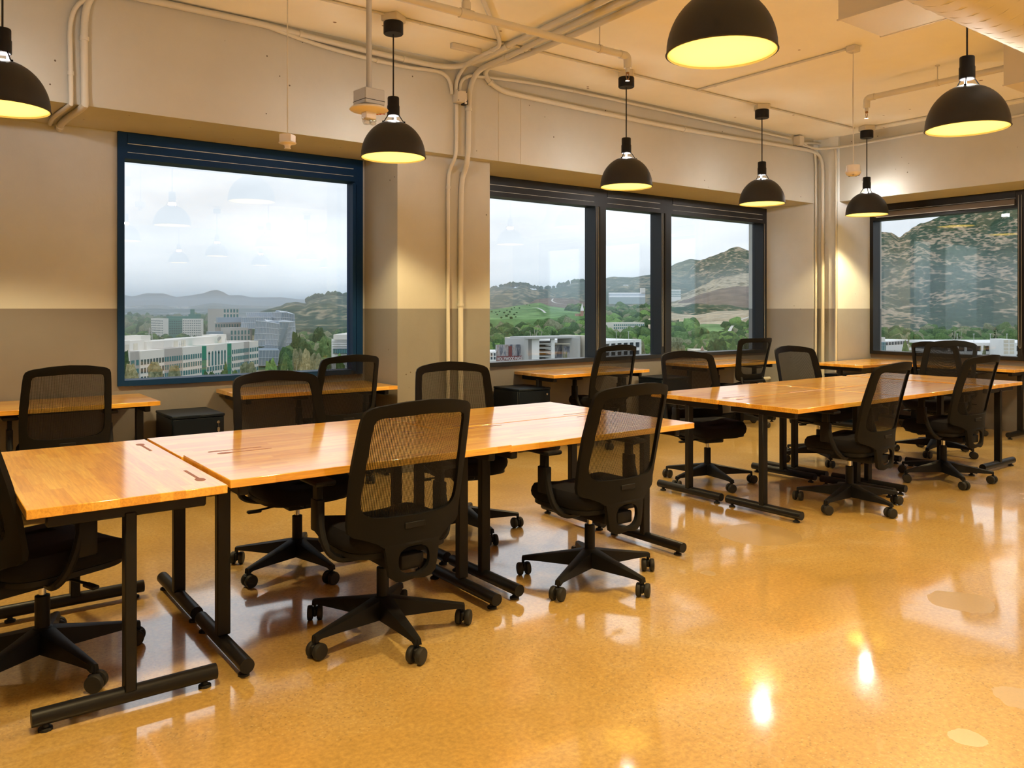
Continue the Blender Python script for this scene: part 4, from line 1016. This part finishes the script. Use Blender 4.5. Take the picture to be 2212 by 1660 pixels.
# ------------------------------------------------------------------ buildings
BM_ = {'white': new_mat('white_stucco', (.80, .76, .70), .8), 'cream': new_mat('cream_stucco', (.72, .66, .55), .8), 'stone': new_mat('warm_grey_stone', (.55, .53, .50), .8),
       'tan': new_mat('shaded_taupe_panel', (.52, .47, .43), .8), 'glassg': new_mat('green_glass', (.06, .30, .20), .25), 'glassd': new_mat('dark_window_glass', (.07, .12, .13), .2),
       'glassb': new_mat('teal_window_glass', (.10, .24, .25), .2), 'greenf': new_mat('dark_green_facade', (.10, .26, .21), .5), 'curtain': new_mat('grey_blue_curtain_wall', (.33, .40, .47), .3),
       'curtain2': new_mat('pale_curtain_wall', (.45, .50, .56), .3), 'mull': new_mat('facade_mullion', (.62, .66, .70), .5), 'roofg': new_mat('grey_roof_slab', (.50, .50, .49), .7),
       'dark': new_mat('dark_opening', (.06, .08, .10), .7), 'mural': None, 'brick': new_mat('pink_brick', (.50, .30, .24), .8), 'maroon': new_mat('maroon_board', (.20, .055, .055), .7), 'pure': new_mat('bright_white', (.9, .9, .9), .7)}
_win = {}
def wmesh(w_, h_, d_, key):
    k = (round(w_, 2), round(h_, 2), key)
    if k not in _win:
        _win[k] = MB().box((-w_ / 2, -d_, -h_ / 2), (w_ / 2, d_, h_ / 2)).mesh('window', BM_[key])
    return _win[k]
def block(root, A, B, depth, z0, z1, mat, name='wall', rows=(), cols=0, wfrac=.55, wmat='glassd', side_cols=0, skip=None, thick=None):
    """block whose front runs from A to B (plan points); windows set into the front as parts"""
    A = Vector((A[0], A[1], 0)); B = Vector((B[0], B[1], 0)); d = (B - A); Ln = d.length; d.normalize(); n_ = Vector((-d.y, d.x, 0))
    if n_.dot(A) < 0: n_ = -n_
    b = MB(); b.poly([(A.x, A.y), (B.x, B.y), (B.x + n_.x * depth, B.y + n_.y * depth), (A.x + n_.x * depth, A.y + n_.y * depth)], z1 - z0, z0=z0)
    wl = link(name, b.mesh(name, BM_[mat]), root)
    rz = math.atan2(d.y, d.x)
    for zc, zh in rows:
        for c in range(cols):
            if skip and skip(c, zc): continue
            p = A + d * (Ln * (c + .5) / cols)
            link('window', wmesh(Ln / cols * wfrac, zh, .12, wmat), root, loc=(p.x, p.y, zc), rot=(0, 0, rz))
    if side_cols:
        # the end that faces the viewer
        for end in (A, B):
            for zc, zh in rows:
                for c in range(side_cols):
                    p = end + n_ * (depth * (c + .5) / side_cols)
                    link('window', wmesh(depth / side_cols * wfrac, zh, .12, wmat), root, loc=(p.x, p.y, zc), rot=(0, 0, rz + PI / 2))
    return wl, A, B, d, n_, Ln
def bthing(label): return thing('office_building', label, 'building', (0, 0, 0))
# white office building with green glass bays
t = bthing('long white office building with green glass bays and arched windows, nearest in the left window')
D0_, D1_ = 325., 450.
def fp(px): # plan point on the office front: linear in 3D between both ends
    a = at(268, 700, D=D0_); c = at(560, 700, D=D1_); r = at(px, 700, D=1.0)
    # intersect ray with the front line
    dx, dy = c.x - a.x, c.y - a.y; den = r.x * dy - r.y * dx; k = (a.x * dy - a.y * dx) / den
    return (r.x * k, r.y * k)
zt_ = -16.4; fl = 3.55
rows_ = [(zt_ - 4.6 - fl * k, 2.15) for k in range(6)]
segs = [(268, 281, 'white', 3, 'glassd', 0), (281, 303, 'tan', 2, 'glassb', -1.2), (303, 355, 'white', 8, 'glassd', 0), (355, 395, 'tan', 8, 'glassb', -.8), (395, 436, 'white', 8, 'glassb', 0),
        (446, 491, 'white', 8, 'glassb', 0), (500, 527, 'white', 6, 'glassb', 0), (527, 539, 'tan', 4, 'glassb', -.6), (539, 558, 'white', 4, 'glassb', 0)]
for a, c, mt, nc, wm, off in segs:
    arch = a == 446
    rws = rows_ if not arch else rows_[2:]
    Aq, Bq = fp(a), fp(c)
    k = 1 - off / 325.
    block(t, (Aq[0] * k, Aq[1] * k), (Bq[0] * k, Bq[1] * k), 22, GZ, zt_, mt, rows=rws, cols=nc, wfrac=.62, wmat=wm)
    if arch:
        A = Vector((*Aq, 0)); B = Vector((*Bq, 0)); d = (B - A); Ln = d.length; d.normalize(); rz = math.atan2(d.y, d.x)
        b = MB(); b.box((-.75, -.12, -4.0), (.75, .12, 2.4)); b.lathe([(.75, -.12), (.75, .12)], 18, c=(0, 0, 2.4), axis='y'); am = b.mesh('arched_window', BM_['glassb'])
        for q_ in range(6):
            p = A + d * (Ln * (q_ + .8) / 6.6); link('arched_window', am, t, loc=(p.x, p.y, rows_[0][0] - 1.6), rot=(0, 0, rz))
for a, c in ((436, 446), (491, 500)):
    block(t, fp(a), fp(c), 21, GZ, zt_ - .2, 'glassg', name='green_bay', rows=[(zt_ - 5 - fl * k - 1.7, .5) for k in range(6)], cols=1, wfrac=1.0, wmat='glassb')
# parapets and penthouse
def setback(px0, px1, back, h, mat, nm, z=zt_, dep=8):
    A, B = Vector((*fp(px0), 0)), Vector((*fp(px1), 0)); d = (B - A).normalized(); n_ = Vector((-d.y, d.x, 0))
    if n_.dot(A) < 0: n_ = -n_
    A += n_ * back; B += n_ * back
    return block(t, A, B, dep, z - .5, z + h, mat, name=nm)
setback(268, 300, 4, 4.6, 'white', 'penthouse'); setback(300, 345, 7, 4.2, 'white', 'penthouse'); setback(345, 420, 6, 3.4, 'white', 'penthouse'); setback(342, 362, 8, 6.0, 'white', 'penthouse')
setback(420, 500, 7, 3.6, 'white', 'penthouse'); setback(500, 520, 8, 4.2, 'white', 'penthouse')
for px in (290, 322, 402, 418, 498): setback(px, px + 8, 3.9 if px < 300 else 6.8 if px < 400 else 5.8 if px < 420 else 6.9, 2.9, 'cream', 'louvre_panel', dep=.3)
p = Vector((*fp(475), 0)); dsh = MB()
dsh.lathe([(.01, .0), (.6, .12), (1.3, .5), (1.3, .56), (.6, .2), (.01, .08)], 16, axis='y'); dsh.tube([(0, 0, -1.6), (0, .1, 0)], .12, 6)
link('satellite_dish', dsh.mesh('satellite_dish', BM_['roofg']), t, loc=(p.x * 1.01, p.y * 1.01, zt_ + 2.4), rot=(.5, 0, .6))
dsh = MB()
for k in range(3): dsh.tube([(k * .8, 0, -1), (k * .8 + .2, 0, 1.6 + .4 * k)], .08, 5)
dsh.tube([(-.2, 0, .6), (2.2, 0, .9)], .07, 5)
p = Vector((*fp(487), 0)); link('antenna', dsh.mesh('antenna', BM_['roofg']), t, loc=(p.x * 1.012, p.y * 1.012, zt_ + 1.2))
p = Vector((*fp(387), 0)); link('antenna', bpy.data.meshes['antenna'], t, loc=(p.x * 1.008, p.y * 1.008, zt_ + .8))
# far white / green office pair
t = bthing('far white and green office building with a green roof tower, in the left window')
def pt(px, D): v = at(px, 667, D=D); return (v.x, v.y)
Dz = 900
def zat(py, D): return EYE + (667 - py) / FPX * D
r8 = lambda ya, yb2, n: [(zat(ya + (yb2 - ya) * (k + .5) / n, Dz), (yb2 - ya) / n * .42 * Dz / FPX) for k in range(n)]
block(t, pt(326, 915), pt(352, 890), 6, GZ, zat(688, Dz), 'white', rows=r8(691, 737, 9), cols=9, wfrac=.5)
block(t, pt(350, 930), pt(394, 935), 14, GZ, zat(689, Dz), 'greenf', name='green_wing', rows=r8(693, 725, 6), cols=9, wfrac=.6, wmat='glassd')
block(t, pt(394, 900), pt(434, 896), 5, GZ, zat(689, Dz), 'white', rows=r8(691, 737, 9), cols=10, wfrac=.45)
block(t, pt(360, 950), pt(424, 950), 14, zat(690, 950), zat(683.5, 950), 'greenf', name='green_roof')
block(t, pt(407, 945), pt(424, 945), 14, zat(690, 950), zat(679, 950), 'greenf', name='tower'); block(t, pt(411, 945), pt(417, 945), 5, zat(680, 950), zat(668.5, 950), 'greenf', name='tower')
# grey glass building
t = bthing('large faceted grey-blue glass building with a stone wing, centre of the left window')
Dg = 620
rg = lambda ya, yb2, n, f=.6: [(zat(ya + (yb2 - ya) * (k + .5) / n, Dg), (yb2 - ya) / n * f * Dg / FPX) for k in range(n)]
block(t, pt(482, 640), pt(516, 650), 25, GZ, zat(667.5, 640), 'stone', rows=[(zat(672, 640), 2.6), (zat(683, 640), 2.8)], cols=5, wfrac=.55, wmat='glassb')
block(t, pt(464, 610), pt(545, 620), 20, GZ, zat(696.5, 610), 'stone', rows=[(zat(704, 610), 2.2)], cols=14, wfrac=.5, wmat='glassb', name='wall')
block(t, pt(470, 600), pt(530, 610), 6, zat(697, 600), zat(686, 600), 'curtain', name='glass_band')
block(t, pt(497, 590), pt(541, 600), 18, GZ, zat(708.5, 590), 'stone', rows=[(zat(719, 590), 3.0), (zat(731, 590), 3.0)], cols=6, wfrac=.5, wmat='glassb')
block(t, pt(452, 580), pt(482, 585), 10, GZ, zat(717, 580), 'curtain', name='glass_annex')
def facet(px0a, px0b, px1a, px1b, yt0, yt1, yb0, D0a, D1a, lean, mat, nx, nz):
    """leaning curtain-wall facet: bottom edge px0a..px1a, top edge px0b..px1b, with a real lattice of mullions"""
    b0, b1 = at(px0a, yb0, D=D0a), at(px1a, yb0, D=D1a); t0, t1 = at(px0b, yt0, D=D0a - lean), at(px1b, yt1, D=D1a - lean)
    b = MB(); n_ = (b1 - b0).cross(t0 - b0).normalized(); n_ = -n_ if n_.dot(b0) < 0 else n_
    q8 = [b.bm.verts.new(v) for v in (b0, b1, t1, t0, b0 + n_ * 9, b1 + n_ * 9, t1 + n_ * 9, t0 + n_ * 9)]
    for f in ((0, 1, 2, 3), (7, 6, 5, 4), (0, 4, 5, 1), (1, 5, 6, 2), (2, 6, 7, 3), (3, 7, 4, 0)): b.bm.faces.new([q8[i] for i in f])
    f_ = link('glass_facet', b.mesh('glass_facet', BM_[mat]), t)
    b = MB()
    for k in range(nx + 1): b.tube([b0.lerp(b1, k / nx) - n_ * .1, t0.lerp(t1, k / nx) - n_ * .1], .16, 4, cap=False)
    for k in range(nz + 1): b.tube([b0.lerp(t0, k / nz) - n_ * .1, b1.lerp(t1, k / nz) - n_ * .1], .20, 4, cap=False)
    stuff(link('mullion_lattice', b.mesh('mullion_lattice', BM_['mull']), f_))
facet(548, 553, 573, 578, 694, 695, 748, 560, 552, 2, 'curtain', 8, 4)
facet(572, 577, 599, 604, 696, 700, 758, 552, 556, 3, 'curtain2', 8, 5)
facet(598, 603, 612, 624, 696, 696, 765, 556, 570, 2, 'curtain', 6, 5)
facet(612, 624, 640, 637, 696, 695, 752, 570, 585, -2, 'curtain2', 6, 5)
facet(520, 523, 586, 586, 686, 686, 710, 600, 596, 0, 'curtain', 16, 2)
facet(585, 587, 606, 608, 675, 675, 698, 600, 598, 1, 'curtain2', 6, 2)
facet(606, 608, 637, 636, 675, 679, 697, 598, 606, 1, 'curtain', 8, 2)
facet(535, 532, 586, 587, 676, 675, 690, 610, 610, 0, 'curtain2', 12, 1)
facet(558, 560, 600, 603, 757, 757, 790, 540, 545, 1, 'curtain', 6, 2)
# white building at the right edge of the left window
t = bthing('white banded building at the right edge of the left window')
block(t, pt(716, 300), pt(775, 300), 25, GZ, zat(733, 300), 'pure'); block(t, pt(720, 299), pt(775, 299), 24, zat(734, 300), zat(723, 300), 'white', name='upper_wall')
block(t, pt(719, 298.8), pt(775, 298.8), 2, zat(764, 300), zat(753.5, 300), 'dark', name='window_band', rows=[(zat(759, 300), 1.5)], cols=14, wfrac=.7, wmat='glassb')
for k in range(3): block(t, pt(717, 299.2), pt(775, 299.2), 1, zat(738 + 5 * k + .4, 300), zat(738 + 5 * k, 300), 'roofg', name='panel_joint')
# portal building with billboards in the middle window
q = None
mm = new_mat('painted_billboard', (.3, .3, .33), .7); q = NB(mm); p = q.coord()
n1 = q.noise(q.mapping(p, (.55, .55, .16)), 1.0, 5, .65)
q.base(q.ramp(n1, [(.36, (.06, .07, .09)), (.45, (.20, .21, .25)), (.52, (.45, .43, .43)), (.60, (.30, .22, .20)), (.66, (.62, .62, .62))])); BM_['mural'] = mm
t = bthing('white and grey portal-shaped building with large painted billboards, in the middle window')
D_ = 250
block(t, pt(1133, D_ - 6), pt(1254, D_ + 4), 9, zat(731.5, D_), zat(727.3, D_), 'roofg', name='portal_roof')
block(t, pt(1133, D_ - 6), pt(1141, D_ - 5), 9, GZ, zat(731, D_), 'roofg', name='pillar'); block(t, pt(1141, D_), pt(1149, D_), 8, GZ, zat(731, D_), 'dark', name='recess')
block(t, pt(1149, D_ - 3), pt(1165, D_ - 2), 8, GZ, zat(731, D_), 'pure', name='white_wall')
block(t, pt(1190, D_), pt(1198.5, D_), 6, GZ, zat(731, D_), 'pure', name='white_pillar')
block(t, pt(1248, D_ + 1), pt(1253.5, D_ + 2), 8, GZ, zat(731, D_), 'roofg', name='pillar')
block(t, pt(1165, D_ + 7), pt(1190, D_ + 7), 5, GZ, zat(740, D_), 'dark', name='stair_core')
for k in range(4):
    block(t, pt(1165, D_ - 1), pt(1186, D_ - 1), 5, zat(744.5 + 9 * k, D_), zat(741.5 + 9 * k, D_), 'roofg', name='balcony')
    b = MB(); c_ = pt(1186.5, D_ + 1); b.lathe([(1.2, zat(748 + 9 * k, D_)), (1.2, zat(741 + 9 * k, D_))], 14, c=(c_[0], c_[1], 0)); link('balcony_end', b.mesh('balcony_end', BM_['roofg']), t)
block(t, pt(1198, D_ + 5), pt(1250, D_ + 5), 3, GZ, zat(745, D_), 'mural', name='billboard'); block(t, pt(1218, D_ + 3), pt(1246, D_ + 3), 1.5, GZ, zat(749.5, D_), 'mural', name='billboard')
block(t, pt(1198, D_ + 3), pt(1252, D_ + 3), 4, zat(745.5, D_), zat(743, D_), 'cream', name='ledge'); block(t, pt(1228, D_ + 6), pt(1248, D_ + 6), 3, zat(742, D_), zat(732, D_), 'dark', name='dark_soffit')
block(t, pt(1254, D_ + 20), pt(1268, D_ + 20), 14, GZ, zat(743, D_ + 20), 'pure', name='white_wall', rows=[(zat(748 + 8.6 * k, D_ + 20), .8) for k in range(4)], cols=2, wfrac=.6, wmat='dark')
block(t, pt(1266, D_ + 2), pt(1286, D_ + 4), 14, GZ, zat(727, D_), 'cream', name='cream_block')
block(t, pt(1106, D_ + 25), pt(1135, D_ + 26), 12, GZ, zat(731, D_ + 25), 'cream', name='cream_block')
t = thing('billboard', 'long painted billboard with large white lettering, lower left of the middle window', 'billboard', (0, 0, 0))
block(t, pt(1074, D_ - 8), pt(1134, D_ - 4), 1.2, zat(790, D_), zat(743, D_), 'mural', name='painted_panel')
block(t, pt(1099, D_ - 6.6), pt(1106, D_ - 6.2), .6, zat(790, D_), zat(746, D_), 'maroon', name='red_stripe')
block(t, pt(1072, D_ - 8.8), pt(1134, D_ - 4.8), .5, zat(800, D_), zat(767, D_), 'maroon', name='lettering_board')
a_, c_ = Vector(pt(1074, D_ - 9.1)), Vector(pt(1134, D_ - 5.1)); an = math.atan2((c_ - a_).y, (c_ - a_).x)
tx = text('HOLLYWOOD MADE HERE', 1.45, BM_['pure'], t, (0, 0, 0), (PI / 2, 0, an), name='lettering', extr=.03, align='LEFT')
tx.location = (a_.x, a_.y, zat(772.4, D_)); tx.scale = (.60, 1, 1)
t = thing('low_building', 'small white building below the billboard trees, lower left of the middle window', 'building', (0, 0, 0))
block(t, pt(1045, 240), pt(1072, 240), 12, GZ, zat(760, 240), 'pure', rows=[(zat(766, 240), .8), (zat(774, 240), .8)], cols=4, wmat='dark')
def deck(label, pa, Da, pb, Db, ytop, levels, lh, cols, depth=30):
    t = thing('parking_structure', label, 'building', (0, 0, 0))
    D = (Da + Db) / 2; z = zat(ytop, D)
    for k in range(levels):
        block(t, pt(pa, Da), pt(pb, Db), depth, z - lh * k - 1.1, z - lh * k, 'pure', name='deck_parapet')
        block(t, pt(pa + .5, Da + 2), pt(pb - .5, Db + 2), depth - 4, z - lh * (k + 1), z - lh * k - 1.1, 'dark', name='parking_level')
    A, B = Vector((*pt(pa, Da), 0)), Vector((*pt(pb, Db), 0))
    cm_ = MB().box((-.35, -.3, GZ), (.35, .3, z)).mesh('pillar', BM_['pure'])
    for c in range(cols + 1): v = A.lerp(B, c / cols); link('pillar', cm_, t, loc=(v.x, v.y, 0), rot=(0, 0, math.atan2((B - A).y, (B - A).x)))
    lm_ = MB().tube([(0, 0, z), (0, 0, z + 3)], .08, 5).box((-.5, -.15, z + 3), (.5, .15, z + 3.15)).mesh('light_pole', BM_['roofg'])
    for c in range(1, cols, 2): v = A.lerp(B, c / cols); link('light_pole', lm_, t, loc=(v.x * 1.02, v.y * 1.02, 0))
    return t
deck('white parking deck behind the left chairs of the middle window', 1290, 300, 1383, 320, 735.5, 4, 3.2, 7)
deck('white parking deck at the lower right of the right-hand window', 2050, 300, 2300, 300, 741, 3, 3.2, 14)
t = thing('stair_tower', 'white gridded stair tower on the right parking deck', 'building', (0, 0, 0))
block(t, pt(2167, 290), pt(2192, 290), 8, GZ, zat(733.5, 290), 'pure', rows=[(zat(738 + 8 * k, 290), 1.0) for k in range(4)], cols=2, wfrac=.75, wmat='cream')
t = bthing('low white building with teal windows at the left of the right-hand window')
block(t, pt(1850, 330), pt(1912, 330), 20, GZ, zat(729, 330), 'white', rows=[(zat(748, 330), 1.0), (zat(754, 330), 1.0)], cols=14, wfrac=.6, wmat='glassb'); block(t, pt(1850, 322), pt(1914, 322), 8, GZ, zat(739, 322), 'curtain', name='teal_front', rows=[(zat(743, 322), 1.0), (zat(750, 322), 1.3), (zat(757, 322), 1.3)], cols=16, wfrac=.6, wmat='glassb')
block(t, pt(1912, 330), pt(1962, 345), 20, GZ, zat(736, 335), 'pure', rows=[(zat(742, 335), 1.3)], cols=8, wfrac=.7, wmat='dark')
# church
t = thing('church', 'small brick church with a white spire on the green hill', 'church', (0, 0, 0))
Dc = 640; c_ = pt(1257.5, Dc)
block(t, pt(1254.5, Dc), pt(1260.5, Dc), 4, GZ, zat(672, Dc), 'brick', name='tower')
b = MB(); b.lathe([(1.35, zat(672, Dc)), (1.2, zat(667, Dc)), (.8, zat(664, Dc)), (.02, zat(655, Dc))], 8, c=(c_[0] + .8, c_[1] + .9, 0)); link('spire', b.mesh('spire', BM_['pure']), t)
block(t, pt(1244, Dc + 3), pt(1256, Dc + 3), 10, GZ, zat(678, Dc), 'brick', name='nave')
# banded white building on the ridge
t = bthing('long white terraced building below the ridge in the middle window')
for k in range(4): block(t, pt(1317, 1100 - 8 * k), pt(1394, 1100 - 8 * k), 12, zat(647 + 3.4 * k, 1100), zat(632.5 + 3.4 * k, 1100), 'pure' if k % 2 == 0 else 'curtain2', name='terrace')
block(t, pt(1385, 1100), pt(1394, 1100), 10, zat(640, 1100), zat(622, 1100), 'white', name='tower')
t = bthing('white office block with window bands beside the second mullion')
block(t, pt(1447, 1100), pt(1471, 1100), 12, zat(655, 1100), zat(626, 1100), 'pure', rows=[(zat(629.5 + 3.6 * k, 1100), 1.1) for k in range(4)], cols=8, wfrac=.75, wmat='glassb')
t = bthing('low pale building among trees in the middle pane')
block(t, pt(1325, 560), pt(1392, 570), 12, zat(720, 560), zat(697.5, 560), 'white', rows=[(zat(703, 560), 1.2), (zat(709, 560), 1.2)], cols=16, wfrac=.6, wmat='glassb')
t = thing('house', 'small white houses left of the dirt clearing', 'house', (0, 0, 0))
block(t, pt(1455, 500), pt(1472, 500), 8, zat(716, 500), zat(702, 500), 'pure'); block(t, pt(1483, 510), pt(1496, 510), 8, zat(712, 510), zat(702, 510), 'white')
t = thing('house', 'gabled house at the bottom of the right pane of the middle window', 'house', (0, 0, 0))
a_ = pt(1512, 200); block(t, pt(1500, 200), pt(1528, 200), 8, GZ, zat(757, 200), 'cream')
b = MB(); g0, g1 = Vector((*pt(1513, 199), 0)), Vector((*pt(1521, 199), 0)); mz = zat(757, 200); mid = g0.lerp(g1, .5)
dd = Vector((mid.x, mid.y, 0)).normalized() * 6
vv = [b.bm.verts.new(Vector((p_.x, p_.y, z_)) + o_) for o_ in (Vector((0, 0, 0)), dd) for p_, z_ in ((g0, mz), (g1, mz), (mid, mz + .9))]
for f in ((0, 1, 2), (3, 5, 4), (0, 3, 4, 1), (1, 4, 5, 2), (2, 5, 3, 0)): b.bm.faces.new([vv[i] for i in f])
link('gable_roof', b.mesh('gable_roof', BM_['brick']), t)
# power pylon
t = thing('pylon', 'thin steel lattice pylon behind the white office building', 'pylon', (*pt(325, 480), GZ)); H = zat(708, 480) - GZ; b = MB()
for sx in (-1, 1):
    for sy in (-1, 1): b.tube([(sx * 2.6, sy * 2.6, 0), (sx * .5, sy * .5, H)], .14, 4)
for k in range(7):
    w0, w1_ = 2.6 - 2.1 * k / 7, 2.6 - 2.1 * (k + 1) / 7
    b.tube([(-w0, -w0, H * k / 7), (w1_, -w1_, H * (k + 1) / 7)], .09, 4); b.tube([(w0, -w0, H * k / 7), (-w1_, -w1_, H * (k + 1) / 7)], .09, 4)
for z_ in (.75, .87, .97): b.tube([(-3, 0, H * z_), (3, 0, H * z_)], .12, 4)
link('lattice', b.mesh('lattice', BM_['roofg']), t)
# ------------------------------------------------------------------ haze over the valley
HAZE = 0.00038
if HAZE:
    b = MB(); b.poly([(-6500, 520), (-6500, 7500), (9000, 7500), (9000, -4000), (620, -4000), (620, 520)], 105, z0=GZ - 5)
    m = bpy.data.materials.new('valley_haze'); m.use_nodes = True; nn = m.node_tree.nodes; nn.clear()
    vs_ = nn.new('ShaderNodeVolumeScatter'); vs_.inputs['Density'].default_value = HAZE; vs_.inputs['Color'].default_value = (.84, .93, 1, 1); vs_.inputs['Anisotropy'].default_value = .0
    va_ = nn.new('ShaderNodeVolumeAbsorption'); va_.inputs['Density'].default_value = HAZE * .5; va_.inputs['Color'].default_value = (.40, .74, 1, 1)
    ad_ = nn.new('ShaderNodeAddShader'); m.node_tree.links.new(vs_.outputs[0], ad_.inputs[0]); m.node_tree.links.new(va_.outputs[0], ad_.inputs[1])
    oo = nn.new('ShaderNodeOutputMaterial'); m.node_tree.links.new(ad_.outputs[0], oo.inputs['Volume'])
    hz = link('haze', b.mesh('haze', m)); stuff(tag(hz, 'thin blue haze over the distant valley and mountains', 'haze'))
